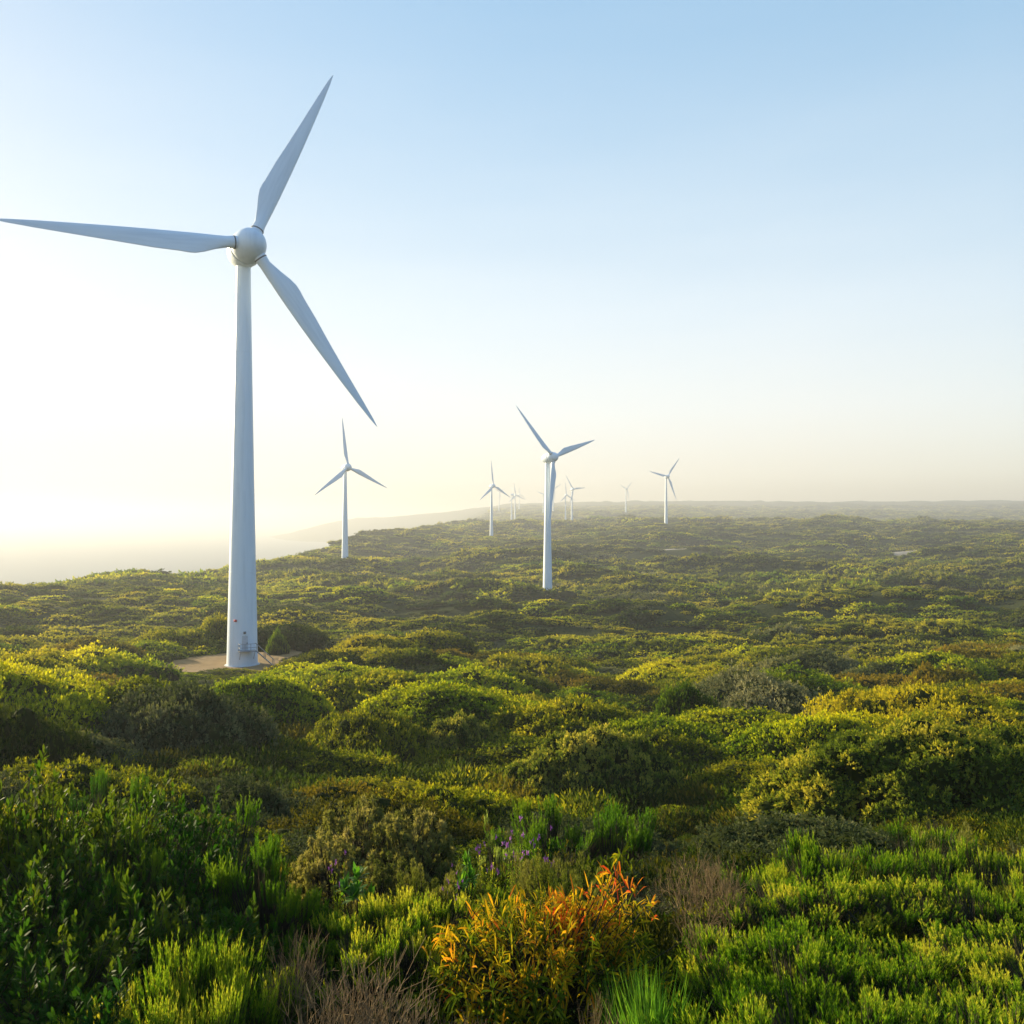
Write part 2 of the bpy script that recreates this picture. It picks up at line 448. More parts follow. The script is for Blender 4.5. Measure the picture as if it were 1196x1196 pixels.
def build_sea():
    m, nt, out = new_mat('sea_water')
    L = nt.links.new
    geo = N(nt, 'ShaderNodeNewGeometry')
    no = N(nt, 'ShaderNodeTexNoise', i_Scale=.05, i_Detail=6.0, i_Roughness=.6); L(geo.outputs['Position'], no.inputs['Vector'])
    b = N(nt, 'ShaderNodeBump', i_Strength=.5, i_Distance=2.0); L(no.outputs[0], b.inputs['Height'])
    p = N(nt, 'ShaderNodeBsdfPrincipled', i_Roughness=.45); p.inputs['Specular IOR Level'].default_value = .3; p.inputs['Base Color'].default_value = (.05, .08, .09, 1)
    L(b.outputs[0], p.inputs['Normal']); L(p.outputs[0], out.inputs[0])
    mb = MB()
    xs = np.linspace(-40000, 40000, 41); ys = np.linspace(100, 40000, 31)
    X, Y = np.meshgrid(xs, ys, indexing='ij')
    i, j = np.meshgrid(np.arange(40), np.arange(30), indexing='ij'); k = (i * 31 + j).ravel()
    mb.add(np.stack([X, Y, np.full_like(X, -118)], -1).reshape(-1, 3), quads=np.stack([k, k + 31, k + 32, k + 1], 1))
    tag(link('sea', mb.mesh('sea', m)), kind='structure')
build_sea()

HAZE_DENSITY = 0.00022
HAZE_ABSORB = 0.00011
def build_haze():
    m, nt, out = new_mat('sea_haze')
    v = N(nt, 'ShaderNodeVolumeScatter', i_Density=HAZE_DENSITY, i_Anisotropy=.30)
    v.inputs['Color'].default_value = (.92, .95, 1.0, 1)
    ab = N(nt, 'ShaderNodeVolumeAbsorption', i_Density=HAZE_ABSORB); ab.inputs['Color'].default_value = (0, 0, 0, 1)
    ad = N(nt, 'ShaderNodeAddShader'); nt.links.new(v.outputs[0], ad.inputs[0]); nt.links.new(ab.outputs[0], ad.inputs[1])
    nt.links.new(ad.outputs[0], out.inputs['Volume'])
    mb = MB(); box(mb, (0, 12000 - 3000, -15), (36000, 24000, 270))
    o = link('haze', mb.mesh('haze', m))
    tag(o, 'pale golden sea haze over the whole coast', kind='stuff')
    o.visible_shadow = True
build_haze()

# ------------------------------------------------------------------ wind turbines
R_ROT, OVER = 33.3, 3.8
def turbine_meshes():
    G = {}
    mb = MB()      # tower: gently flared steel tube in sections, foot on the ground
    Ht = 62.2
    prof = [(2.62, -1.5), (2.62, 0), (2.32, .02)]
    for t in np.linspace(.02, 1, 40):
        z = t * Ht
        prof.append((1.08 + 1.24 * (1 - t) ** 1.15 + .0 * z, z))
    prof[0] = (2.36, -3.0); prof[1] = (2.34, -1.0)
    lathe(mb, prof, 40)
    G['tower'] = mb.mesh('tower', M_PAINT, True)
    mb = MB()      # collar under the nacelle
    lathe(mb, [(1.10, Ht - .3), (1.22, Ht - .28), (1.24, Ht + .35), (1.12, Ht + .9)], 40)
    G['yaw_collar'] = mb.mesh('yaw_collar', M_PAINT, True)
    G['flange'] = []
    for z in (14.5, 33.0, 48.5):      # flange rings between tower sections
        mb = MB()
        r = 1.08 + 1.24 * (1 - z / Ht) ** 1.15
        lathe(mb, [(r + .002, z - .06), (r + .02, z - .05), (r + .02, z + .05), (r + .002, z + .06)], 40)
        G['flange'].append(mb.mesh('flange', M_PAINT, True))
    mb = MB()      # egg-shaped nacelle, axis towards -Y
    pr = []
    for t in np.linspace(0, 1, 22):
        s = -3.7 + t * 5.6
        r = 2.62 * math.sqrt(max(1e-4, 1 - ((1.9 - s) / 5.62) ** 2))
        pr.append((r, s))
    pr += [(2.50, 1.90), (1.4, 1.92)]
    lathe(mb, pr, 40, 'y')
    G['nacelle'] = mb.mesh('nacelle', M_PAINT, True)
    mb = MB(); lathe(mb, [(2.3, 1.86), (2.42, 1.88), (2.42, 2.08), (2.3, 2.1)], 40, 'y')
    G['seam'] = mb.mesh('seam', M_SEAM, True)
    mb = MB()      # round hub nose
    pr = [(1.4, 2.05), (2.52, 2.06)]
    for t in np.linspace(0, 1, 18):
        a = t * pi / 2
        pr.append((2.60 * cos(a) ** .85 + .001, 2.25 + 4.0 * sin(a)))
    lathe(mb, pr, 40, 'y')
    G['hub'] = mb.mesh('hub', M_PAINT, True)
    mb = MB()      # blade along +Z from the rotor centre, leading edge +X
    st = [(1.6, .95, .95, 0, 0, 1), (2.55, .95, .95, 0, 0, 1), (3.6, .86, .90, 0, 0, .8), (5.5, .92, 1.45, 0, 0, .45), (7.2, .95, 2.05, 0, 0, .32), (8.4, .96, 2.32, 0, 0, .26), (9.3, .96, 2.32, 0, 0, .24),
          (10.6, .95, 2.16, 0, 0, .22), (14, .92, 1.95, 0, 0, .20), (19, .80, 1.45, 0, 0, .18), (24, .62, 1.0, 0, 0, .17), (28.5, .42, .62, 0, 0, .16), (31.8, .2, .30, 0, 0, .16), (32.9, .08, .12, 0, 0, .16), (33.3, .01, .02, 0, 0, .2)]
    seg = 20; V = []
    for k, (z, le, te, _, _, th) in enumerate(st):
        tw = radians(14 * (1 - z / 33.3) ** 1.6 + 3)
        for i in range(seg):
            a = 2 * pi * i / seg
            c = cos(a); s = sin(a)
            x = le * c if c > 0 else te * c
            sharp = 1.0 if th > .75 else (1 - .75 * max(0, -c) ** 1.5)
            y = .5 * (le + te) * th * s * sharp
            bend = -.9 * (z / 33.3) ** 2                      # tips lean upwind a little
            V.append((x * cos(tw) - y * sin(tw), x * sin(tw) + y * cos(tw) + bend, z))
    q = [[k * seg + i, k * seg + (i + 1) % seg, (k + 1) * seg + (i + 1) % seg, (k + 1) * seg + i] for k in range(len(st) - 1) for i in range(seg)]
    mb.add(V, quads=q)
    G['blade'] = mb.mesh('blade', M_PAINT, True)
    mb = MB(); lathe(mb, [(.955, 2.42), (1.0, 2.43), (1.0, 2.60), (.955, 2.61)], 24)
    G['blade_joint'] = mb.mesh('blade_joint', M_SEAM, True)
    return G
TG = turbine_meshes()

def turbine(idx, label):
    u, yb, hub_h, D, yaw, ph, tilt = TURB[idx]
    loc = TPOS[idx]
    root = empty('wind_turbine', loc)
    tag(root, label, 'wind turbine', 'white wind turbines on the coastal hills')
    tw = link('tower', TG['tower'], root)
    if D < 700:
        [link('flange', f, tw) for f in TG['flange']]; link('yaw_collar', TG['yaw_collar'], tw)
    Rz = Matrix.Rotation(radians(yaw), 4, 'Z'); Rt = Matrix.Rotation(-radians(tilt), 4, 'X')
    head = Matrix.Translation((0, 0, 64.1)) @ Rz @ Rt
    nc = link('nacelle', TG['nacelle'], root); nc.matrix_local = head
    hb = link('hub', TG['hub'], root); hb.matrix_local = head
    if D < 700:
        s = link('seam', TG['seam'], nc)
    for k in range(3):
        b = link('blade', TG['blade'], root)
        b.matrix_local = head @ Matrix.Translation((0, -OVER, 0)) @ Matrix.Rotation(radians(ph + 120 * k), 4, 'Y')
        if D < 450: link('blade_joint', TG['blade_joint'], b)
    return root, tw

TLAB = ['large white wind turbine standing on the gravel pad, nearest the viewpoint',
        'white wind turbine on the seaward slope just right of the nearest turbine tower',
        'mid-sized white wind turbine with one blade hanging in front of its tower',
        'distant white wind turbine, blades like an upside-down Y, left of the mid-sized turbine',
        'distant white wind turbine standing alone on the ridge right of the middle turbine',
        'small white wind turbine, rightmost of the pair just right of the mid-sized turbine',
        'tiny white wind turbine leftmost of the pair just right of the middle turbine',
        'tiny white wind turbine on the far ridge left of the lone ridge turbine',
        'tiny white wind turbine with upright blade, rightmost of the twin towers behind the small hill',
        'tiny white wind turbine seen side on, leftmost of the twin towers behind the small hill',
        'faint wind turbine beyond the twin towers, its foot hidden by the far ridge',
        'faint wind turbine in the haze just right of the distant upside-down-Y turbine',
        'faint wind turbine half hidden by the tower of the middle turbine, left of it',
        'faint wind turbine behind the hanging blade of the middle turbine']
TREE = [turbine(i, l) for i, l in enumerate(TLAB)]

def nearest_turbine_details():
    root, tw = TREE[0]
    Rb = 2.3
    az = radians(-62)                            # the door looks towards the camera and to the right
    def pol(a, r, z): return (r * cos(a), r * sin(a), z)
    mb = MB(); lathe(mb, [(2.30, .22), (2.62, .2), (2.7, .14), (2.7, -1.5)], 40)
    link('concrete_foot', mb.mesh('concrete_foot', M_CONC, False), root)
    # curved door leaf
    mb = MB()
    v, q = [], []
    for i, a in enumerate(np.linspace(az - .19, az + .19, 7)):
        for z in (2.75, 4.85):
            r = 1.08 + 1.24 * (1 - z / 62.2) ** 1.15 + .035
            v.append(pol(a, r, z))
    for i in range(6): q.append([2 * i, 2 * i + 2, 2 * i + 3, 2 * i + 1])
    mb.add(v, quads=q); d = link('door', mb.mesh('door', M_DOOR, True), tw)
    mb = MB(); box(mb, pol(az + .13, 2.36, 3.75), (.06, .16, .2), az); link('handle', mb.mesh('handle', M_RAIL), d)
    mb = MB(); box(mb, pol(az - .02, 2.36, 5.35), (.16, .34, .34), az); link('vent', mb.mesh('vent', M_SEAM), tw)
    mb = MB(); box(mb, pol(az - .62, 2.33, 7.2), (.03, .5, .35), az - .62); link('warning_plate', mb.mesh('warning_plate', M_RED), tw)
    # platform, railing and stair
    ex = np.array([-sin(az), cos(az), 0]); er = np.array([cos(az), sin(az), 0])          # ex runs along the platform towards the right
    def P(a, r, z): return er * r + ex * a + np.array([0, 0, z])
    mb = MB()
    pc = P(.25, 2.85, 2.62); box(mb, pc, (1.3, 2.5, .10), az)
    for a in (-.8, 1.3):
        tubes(mb, [P(a, 2.3, 1.3)], [P(a, 3.4, 2.58)], .05, .05); 
    link('platform', mb.mesh('platform', M_RAIL), root)
    mb = MB()
    A, B = [], []
    rail = [P(-1.0, 2.35, 0), P(-1.0, 3.48, 0), P(1.5, 3.48, 0)]
    for z in (3.2, 3.75):
        for a, b in zip(rail, rail[1:]): A.append(a + [0, 0, z]); B.append(b + [0, 0, z])
    for c in (P(-1.0, 2.5, 0), P(-1.0, 3.48, 0), P(-.2, 3.48, 0), P(.65, 3.48, 0), P(1.5, 3.48, 0)):
        A.append(c + [0, 0, 2.62]); B.append(c + [0, 0, 3.78])
    tubes(mb, A, B, .035, .035)
    link('railing', mb.mesh('railing', M_RAIL), root)
    mb = MB()
    A, B = [], []
    for r in (2.45, 3.45):
        A.append(P(1.5, r, 2.6)); B.append(P(4.1, r, .1)); A.append(P(1.5, r, 3.7)); B.append(P(4.1, r, 1.1))
        A.append(P(4.1, r, .1)); B.append(P(4.1, r, 1.1)); A.append(P(2.8, r, 1.35)); B.append(P(2.8, r, 2.4))
    tubes(mb, A, B, .055, .055)
    for k in range(10):
        t = (k + .5) / 10
        box(mb, P(1.5 + 2.6 * t, 2.95, 2.6 - 2.5 * t), (1.0, .26, .05), az)
    link('stairs', mb.mesh('stairs', M_RAIL), root)
nearest_turbine_details()

# ------------------------------------------------------------------ shrub builders (foliage as small leaves)
def lump_shrub(nl, leaf, count, flat=.36, r=(.16, .34), seed=0, amp=.36):
    """dome of leafy lumps, unit half-width 1, leaning a little; returns mesh builder"""
    g = np.random.default_rng(seed)
    mb = MB()
    C, Rr = [], []
    for k in range(nl):
        a = g.uniform(0, 2 * pi); rad = math.sqrt(g.uniform(0, 1)) * .82
        rr = g.uniform(*r)
        zz = flat * (1 - rad ** 2 * .9) * g.uniform(.75, 1.12)
        C.append((rad * cos(a), rad * sin(a), max(zz - rr * .35, .04))); Rr.append(rr)
    C = np.array(C); Rr = np.array(Rr)
    per = 6
    area = Rr ** 2; cnt = np.maximum(3, (count / per * area / area.sum()).astype(int))
    sq = np.array([1.0, 1.0, .72])
    for c, rr, n in zip(C, Rr, cnt):
        d = unit(g.normal(size=(n, 3))); d[:, 2] = np.abs(d[:, 2]) - .18
        d = unit(d)
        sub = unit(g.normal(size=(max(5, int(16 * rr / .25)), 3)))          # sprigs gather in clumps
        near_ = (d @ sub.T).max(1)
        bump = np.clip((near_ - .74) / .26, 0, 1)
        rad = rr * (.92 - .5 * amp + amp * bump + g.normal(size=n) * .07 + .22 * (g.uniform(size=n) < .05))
        p = c + d * rad[:, None] * sq
        ok = p[:, 2] > .005
        for c2, r2 in zip(C, Rr):                                            # drop sprigs buried inside other lumps
            ok &= (np.linalg.norm((p - c2) / sq, axis=1) > r2 * .74)
        p, d2, bump = p[ok], d[ok], bump[ok]
        n = len(p)
        if n == 0: continue
        ax = unit(d2 + np.array([0, 0, .45]) + g.normal(size=(n, 3)) * .28)
        st = np.clip(.22 + .46 * bump + g.normal(size=n) * .15 + g.normal() * .10, 0, 1)  # light painted into the tint: clump tips brighter, hollows between them darker
        A = np.repeat(ax, per, 0); P = np.repeat(p, per, 0)
        t = np.tile(np.linspace(0, 1, per), n)
        rd = g.normal(size=A.shape); rd = unit(rd - (rd * A).sum(1, keepdims=True) * A)
        nd = unit(A * (.30 + .75 * t)[:, None] + rd * (1.0 - .35 * t)[:, None])
        wv = unit(np.cross(nd, A) + g.normal(size=A.shape) * .15)
        lf = leaf * g.uniform(.65, 1.3, len(P))
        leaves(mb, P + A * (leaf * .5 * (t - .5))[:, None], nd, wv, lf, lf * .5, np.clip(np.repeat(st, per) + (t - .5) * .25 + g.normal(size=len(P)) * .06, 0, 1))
    return mb, C, Rr

_ico = None
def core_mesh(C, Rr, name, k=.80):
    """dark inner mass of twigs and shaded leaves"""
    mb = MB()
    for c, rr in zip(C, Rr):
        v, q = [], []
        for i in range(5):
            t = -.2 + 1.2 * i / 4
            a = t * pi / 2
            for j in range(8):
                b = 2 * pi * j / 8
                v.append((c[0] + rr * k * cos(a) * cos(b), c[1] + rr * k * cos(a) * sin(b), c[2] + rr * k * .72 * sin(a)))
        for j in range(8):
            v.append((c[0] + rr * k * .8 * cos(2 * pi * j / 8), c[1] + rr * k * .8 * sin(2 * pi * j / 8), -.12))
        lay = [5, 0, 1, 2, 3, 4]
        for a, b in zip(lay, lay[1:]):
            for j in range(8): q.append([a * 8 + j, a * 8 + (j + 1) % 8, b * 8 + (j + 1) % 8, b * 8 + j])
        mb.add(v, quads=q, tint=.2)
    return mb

def merge_mesh(name, mb, mat, mb2, mat2):
    """one mesh, leaves with the first material and the inner mass with the second"""
    n1 = sum(len(x) for x in mb.q) + sum(len(x) for x in mb.t)
    assert not mb.t
    for v in mb2.v: pass
    off = mb.n
    mb.v += mb2.v; mb.q += [x + off for x in mb2.q]; mb.qt += mb2.qt; mb.n += mb2.n
    me = mb.mesh(name, mat)
    me.materials.append(mat2)
    idx = np.zeros(len(me.polygons), np.int32); idx[n1:] = 1
    me.polygons.foreach_set('material_index', idx)
    return me

def shrub_mesh(name, mat, nl, leaf, count, flat=.36, r=(.16, .34), seed=0, amp=.36):
    mb, C, Rr = lump_shrub(nl, leaf, count, flat, r, seed, amp)
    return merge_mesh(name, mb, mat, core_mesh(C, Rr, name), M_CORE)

# ---------- near and middle shrubs, each one an object
MATS5 = [M_OLIVE, M_BRIGHT, M_OLIVE, M_GREY, M_DARK, M_BRIGHT, M_OLIVE, M_RUST]
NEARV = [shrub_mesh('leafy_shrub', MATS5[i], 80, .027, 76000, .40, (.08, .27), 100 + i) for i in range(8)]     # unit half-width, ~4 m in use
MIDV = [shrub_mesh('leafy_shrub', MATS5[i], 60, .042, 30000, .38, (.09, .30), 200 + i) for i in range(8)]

PLACED = []          # (x, y, radius) of everything in the nearer scene
def at(u, D): return (u - CX) / FOC * D, D

def shrub(u, D, half, top, me, label, group=None, depth=None, rz=None, sink=.0):
    """a leafy shrub whose crown top reaches photo row `top`"""
    x, y = at(u, D)
    g = Hs(x, y)
    h = max(.5, yz(D, top) - g)
    o = link('leafy_shrub', me)
    o.location = (x, y, g - sink)
    o.rotation_euler = (0, 0, random.uniform(0, 6.28) if rz is None else rz)
    o.scale = (half, half if depth is None else depth, h / .46)
    tag(o, label, 'shrub', group)
    PLACED.append((x, y, half * 1.15))
    if label.startswith('broad low'): PLACED.extend([(x - 6.5, y + 4.5, 3.0), (x - 6.0, y - 1.5, 2.0)])
    if label.startswith('huge'): PLACED.extend([(x - 6.5, y + 2.5, 2.5), (x - 8, y + 5, 2.5), (x - 5, y - 3, 2.0)])
    return o

# ones a viewer can single out
BIG = shrub_mesh('leafy_shrub', leaf_mat('golden_foliage', [(.035, .050, .008), (.060, .082, .010), (.125, .125, .014), (.21, .18, .025)], trans=.36, gain=1.7, scale=2.2, w_noise=.4, w_obj=0, w_tint=.6), 170, .017, 170000, .42, (.07, .15), 300, .22)
BIGM = shrub_mesh('leafy_shrub', leaf_mat('sage_foliage', [(.020, .034, .005), (.052, .070, .010), (.115, .118, .018), (.21, .18, .035)], trans=.36, gain=1.7, scale=2.5, w_noise=.4, w_obj=0, w_tint=.6), 130, .020, 120000, .42, (.07, .16), 301, .26)
shrub(1095, 23, 6.2, 850, BIG, 'huge dome-shaped golden-green shrub on the right behind the bright heath', depth=3.6, rz=.1)
shrub(690, 39, 5.3, 858, BIGM, 'broad low dome-shaped olive shrub near the centre', depth=3.6, rz=.2)
shrub(10, 33, 3.3, 828, NEARV[4], 'dark round shrub at the left edge behind the broad-leaved bush')
shrub(535, 52, 3.4, 838, BIGM, 'wide dark-sided shrub left of the broad central dome', depth=3.0)
shrub(430, 50, 4.0, 830, NEARV[2], 'wide olive shrub right of the sandy path')
shrub(300, 62, 6.4, 795, NEARV[1], 'big bright yellow-green shrub just in front of the nearest turbine', depth=4.6)
shrub(800, 66, 3.6, 808, NEARV[5], 'rounded yellow-green shrub behind the broad central dome', depth=3.4)
shrub(890, 75, 9.0, 790, NEARV[3], 'grey-green shrub with silvery crown on the right of the middle ground', depth=5)
shrub(1100, 92, 5.0, 777, MIDV[7], 'rusty-tinted shrub in the right middle ground', depth=3.5)
shrub(325, 136, 2.0, 738, MIDV[1], 'round green shrub right beside the foot of the nearest turbine')
shrub(255, 150, 4.5, 722, MIDV[0], 'green shrub behind the nearest turbine at the back of its gravel pad')

# the rest, spread by chance
def scatter(n, dmin, dmax, space, u0=-260, u1=1460, tries=60000):
    out = []
    XY = np.array([(p[0], p[1], p[2]) for p in PLACED])
    for _ in range(tries):
        if len(out) >= n: break
        D = math.sqrt(rng.uniform(dmin ** 2, dmax ** 2)); u = rng.uniform(u0, u1)
        x, y = at(u, D)
        r = rng.uniform(.7, 1.35) * space
        if len(XY) and np.any((XY[:, 0] - x) ** 2 + (XY[:, 1] - y) ** 2 < (XY[:, 2] + r * .32) ** 2): continue
        if in_pads(np.array([x, x - r, x + r]), np.array([y, y, y])).any(): continue
        if in_pads(np.array([x, x]), np.array([y - r * .6, y + r * .6])).any(): continue
        out.append((x, y, r)); XY = np.vstack([XY, (x, y, r * .8)]) if len(XY) else np.array([(x, y, r * .8)])
    return out

KINDLAB = ['olive-green', 'bright yellow-green', 'olive-green', 'grey-green', 'dark green', 'bright yellow-green', 'olive-green', 'rust-tinted']
def patch_kind(x, y):
    n = float(perlin(np.array([x / 26.]), np.array([y / 26.]), 9)[0]) + rng.normal() * .22
    if n > .32: return random.choice([1, 5])
    if n > -.12: return random.choice([0, 2, 6, 1, 7])
    if n > -.35: return random.choice([3, 0, 7, 2])
    return random.choice([4, 3, 2])

SP = scatter(75, 15, 42, 2.2) 
PLACED += [(x, y, r) for x, y, r in SP]
SP2 = scatter(212, 36, 150, 5.2)
PLACED += [(x, y, r) for x, y, r in SP2]
for (x, y, r) in SP + SP2:
    k = patch_kind(x, y)
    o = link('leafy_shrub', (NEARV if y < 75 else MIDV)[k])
    hgt = r * (rng.uniform(.5, .85) if y < 60 else rng.uniform(.38, .72))
    u = CX + FOC * x / y
    if 92 < y < 118 and 130 < u < 340: hgt = min(hgt, .8)
    elif 60 < y <= 92 and 120 < u < 345: hgt = min(hgt, 1.5)
    if y < 20: hgt = min(hgt, 1.2)
    if 24 < y < 38 and 120 < u < 260: hgt = min(hgt, .9)
    o.location = (x, y, Hs(x, y) - .1)
    o.rotation_euler = (0, 0, rng.uniform(-.6, .6) + random.choice([0, pi]))
    o.scale = (r * 1.45, r * 1.0, hgt / .46)
    tag(o, KINDLAB[k] + ' rounded shrub among many like it, in the heath short of the middle turbine', 'shrub', 'rounded shrubs in the near heath, ' + KINDLAB[k])

# ---------- distant shrubland: one mass, instanced on points
def gn_scatter(name, protos, P, scale, rot, idx, label, kind='stuff'):
    me = bpy.data.meshes.new(name)
    n = len(P)
    me.vertices.add(n); me.vertices.foreach_set('co', np.asarray(P, np.float32).ravel())
    a = me.attributes.new('sc', 'FLOAT_VECTOR', 'POINT'); a.data.foreach_set('vector', np.asarray(scale, np.float32).ravel())
    a = me.attributes.new('rot', 'FLOAT_VECTOR', 'POINT'); a.data.foreach_set('vector', np.asarray(rot, np.float32).ravel())
    a = me.attributes.new('idx', 'INT', 'POINT'); a.data.foreach_set('value', np.asarray(idx, np.int32))
    o = link(name, me)
    tag(o, label, kind=kind)
    ng = bpy.data.node_groups.new(name, 'GeometryNodeTree')
    ng.interface.new_socket('Geometry', in_out='INPUT', socket_type='NodeSocketGeometry')
    ng.interface.new_socket('Geometry', in_out='OUTPUT', socket_type='NodeSocketGeometry')
    L = ng.links.new
    gi = ng.nodes.new('NodeGroupInput'); go = ng.nodes.new('NodeGroupOutput')
    join = ng.nodes.new('GeometryNodeJoinGeometry')
    def attr(nm, t):
        x = ng.nodes.new('GeometryNodeInputNamedAttribute'); x.data_type = t; x.inputs[0].default_value = nm
        return x.outputs[0]
    asc, arot, aidx = attr('sc', 'FLOAT_VECTOR'), attr('rot', 'FLOAT_VECTOR'), attr('idx', 'INT')
    for k, pm in enumerate(protos):
        ob = bpy.data.objects.new(name + '_source', pm)
        oi = ng.nodes.new('GeometryNodeObjectInfo'); oi.inputs[0].default_value = ob; oi.inputs['As Instance'].default_value = True
        cmp = ng.nodes.new('FunctionNodeCompare'); cmp.data_type = 'INT'; cmp.operation = 'EQUAL'
        ii = [s for s in cmp.inputs if s.type == 'INT']
        L(aidx, ii[0]); ii[1].default_value = k
        ip = ng.nodes.new('GeometryNodeInstanceOnPoints')
        L(gi.outputs[0], ip.inputs['Points']); L(cmp.outputs[0], ip.inputs['Selection']); L(oi.outputs['Geometry'], ip.inputs['Instance'])
        e2r = ng.nodes.new('FunctionNodeEulerToRotation'); L(arot, e2r.inputs[0]); L(e2r.outputs[0], ip.inputs['Rotation'])
        L(asc, ip.inputs['Scale']); L(ip.outputs[0], join.inputs[0])
    L(join.outputs[0], go.inputs[0])
    md = o.modifiers.new('scatter', 'NODES'); md.node_group = ng
    return o

def far_points(n, d0, d1, power=1.0):
    D = np.exp(rng.uniform(log(d0), log(d1), n * 2)) if power == 0 else (rng.uniform(d0 ** power, d1 ** power, n * 2)) ** (1 / power)
    u = rng.uniform(-420, 1620, n * 2)
    x = (u - CX) / FOC * D
    z = H(x, D)
    ok = (~in_pads(x, D)) & (z > -116)
    return x[ok][:n], D[ok][:n], z[ok][:n]

MATF = [M_FAR, M_FAR, M_OLIVE, M_BRIGHT, M_GREY, M_DARK]
F1 = [shrub_mesh('shrub_mass', MATF[i], 22, .085, 2600, .38, (.17, .34), 400 + i) for i in range(6)]
F2 = [shrub_mesh('shrub_mass', MATF[i], 12, .16, 520, .36, (.22, .42), 500 + i) for i in range(6)]
def choose(x, y, sc=45.):
    n = perlin(x / sc, y / sc, 9) + rng.normal(size=len(x)) * .25
    k = rng.integers(0, 3, len(x))
    k = np.where(n > .38, 3, k); k = np.where(n < -.38, 4, k); k = np.where(n < -.55, 5, k)
    return k
PL = np.array(PLACED)
def build_far():
    Ps, Ss, Rs, Is = [], [], [], []
    for (n, d0, d1, s0, s1, off, pw) in ((8000, 85, 420, 1.4, 3.9, 0, 1.2), (34000, 330, 1400, 1.7, 4.6, 6, 1.1), (24000, 1200, 3400, 4, 10, 6, 1.0)):
        x, y, z = far_points(n, d0, d1, pw)
        s = s0 + (s1 - s0) * rng.uniform(0, 1, len(x)) ** 1.7
        s *= 1 + .35 * perlin(x / 60., y / 40., 12).clip(-1, 1)
        s = s * (1 + .3 * rng.normal(size=len(x)).clip(-1, 1.5))
        if d0 < 160:
            keep = np.ones(len(x), bool)
            for px, py, pr in PL: keep &= (x - px) ** 2 + (y - py) ** 2 > (pr + s * .5) ** 2
            td = np.array(TPOS[0])
            keep &= ~((y < 124) & (y > 80) & (CX + FOC * x / y > 160) & (CX + FOC * x / y < 345))
            keep &= ((x - td[0]) ** 2 + (y - td[1]) ** 2) > (11 + s) ** 2
            x, y, z, s = x[keep], y[keep], z[keep], s[keep]
        for tx, ty, tz in TPOS[1:]:
            cl = ((np.abs(x - tx) < 4 + s) & (y < ty + 3) & (y > ty - 16 - .04 * ty))
            s = np.where(cl, s * .2, s)
        hz = s * rng.uniform(.30, .66, len(x))
        hz = np.minimum(hz, 6.5)
        Ps.append(np.column_stack([x, y, z - .15 * hz])); Ss.append(np.column_stack([s * 1.7, s, hz / .42]))
        Rs.append(np.column_stack([np.zeros((len(x), 2)), rng.uniform(-.5, .5, len(x)) + .3])); Is.append(choose(x, y) + off)
    gn_scatter('shrubland', F1 + F2, np.concatenate(Ps), np.concatenate(Ss), np.concatenate(Rs), np.concatenate(Is),
               'wind-clipped shrubs covering the hills out to the far ridge')
build_far()

# ------------------------------------------------------------------ foreground plants
def cone_dirs(n, spread, g, lift=0.0):
    a = g.uniform(0, 2 * pi, n); t = np.sqrt(g.uniform(0, 1, n)) * spread
    return np.column_stack([np.sin(t) * np.cos(a), np.sin(t) * np.sin(a), np.cos(t)])

def needle_plume(mb, base, d, ln, n, nl, nw, g, ang=.55, tint0=.5, bulge=.0):
    """needles set closely along an upright stem"""
    m = len(base)
    t = g.uniform(.05, 1, (m, n))
    p = base[:, None] + d[:, None] * (ln[:, None] * t)[..., None]
    rd = unit(g.normal(size=(m, n, 3)))
    rd = unit(rd - (rd * d[:, None]).sum(-1, keepdims=True) * d[:, None])
    nd = unit(d[:, None] * cos(ang) + rd * sin(ang) * g.uniform(.6, 1.2, (m, n, 1)))
    p, nd = p.reshape(-1, 3), nd.reshape(-1, 3)
    w = unit(np.cross(nd, g.normal(size=nd.shape)))
    L = nl * g.uniform(.7, 1.25, len(p)) * (1 - .35 * t.ravel())
    tint = np.clip(np.repeat(tint0, n) + (t.ravel() - .5) * .75 + g.normal(size=len(p)) * .08, 0, 1)  # shading put into the colour: dark plume foot, bright tip
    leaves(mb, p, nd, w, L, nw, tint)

def heath_bush(seed, plumes=460, needles=36, spread=1.25, ln=(.14, .30), nl=.058, nw=.0048, h=1.0, wide=.55, mat=M_HEATH, ang=.30):
    """upright feathery heath: stems fan from the base, a needle plume at each tip"""
    g = np.random.default_rng(seed)
    nb = max(6, plumes // 24)                                   # leafy branches, each a fan of plumes
    bd = cone_dirs(nb, spread, g)
    br = g.uniform(.5, 1.0, nb) ** .6
    bt = bd * br[:, None] * np.array([wide / .72, wide / .72, h * .8]) + g.normal(size=(nb, 3)) * np.array([.02, .02, .07 * h])
    own = g.integers(0, nb, plumes)
    off = cone_dirs(plumes, .9, g)
    d = unit(bd[own] * .55 + off * .6)
    tip = bt[own] + off * np.array([.17, .17, .07]) * g.uniform(.2, 1, (plumes, 1)) - np.array([0, 0, .10])
    up = unit(bd[own] * .34 + off * .42 + np.array([0, 0, .75]) + g.normal(size=d.shape) * .06)
    L = g.uniform(*ln, plumes)
    fo = MB()
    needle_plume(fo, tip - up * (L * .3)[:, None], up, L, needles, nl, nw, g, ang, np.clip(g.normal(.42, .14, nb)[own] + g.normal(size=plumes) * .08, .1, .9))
    st = MB()
    mid = tip * np.array([.45, .45, .40]) + g.normal(size=tip.shape) * .02
    tubes(st, np.zeros_like(tip) + g.normal(size=tip.shape) * np.array([.05, .05, 0]), mid, .010, .007)
    tubes(st, mid, tip + up * (L * .4)[:, None], .006, .002)
    return fo.mesh('foliage', mat), st.mesh('stems', M_STEM)

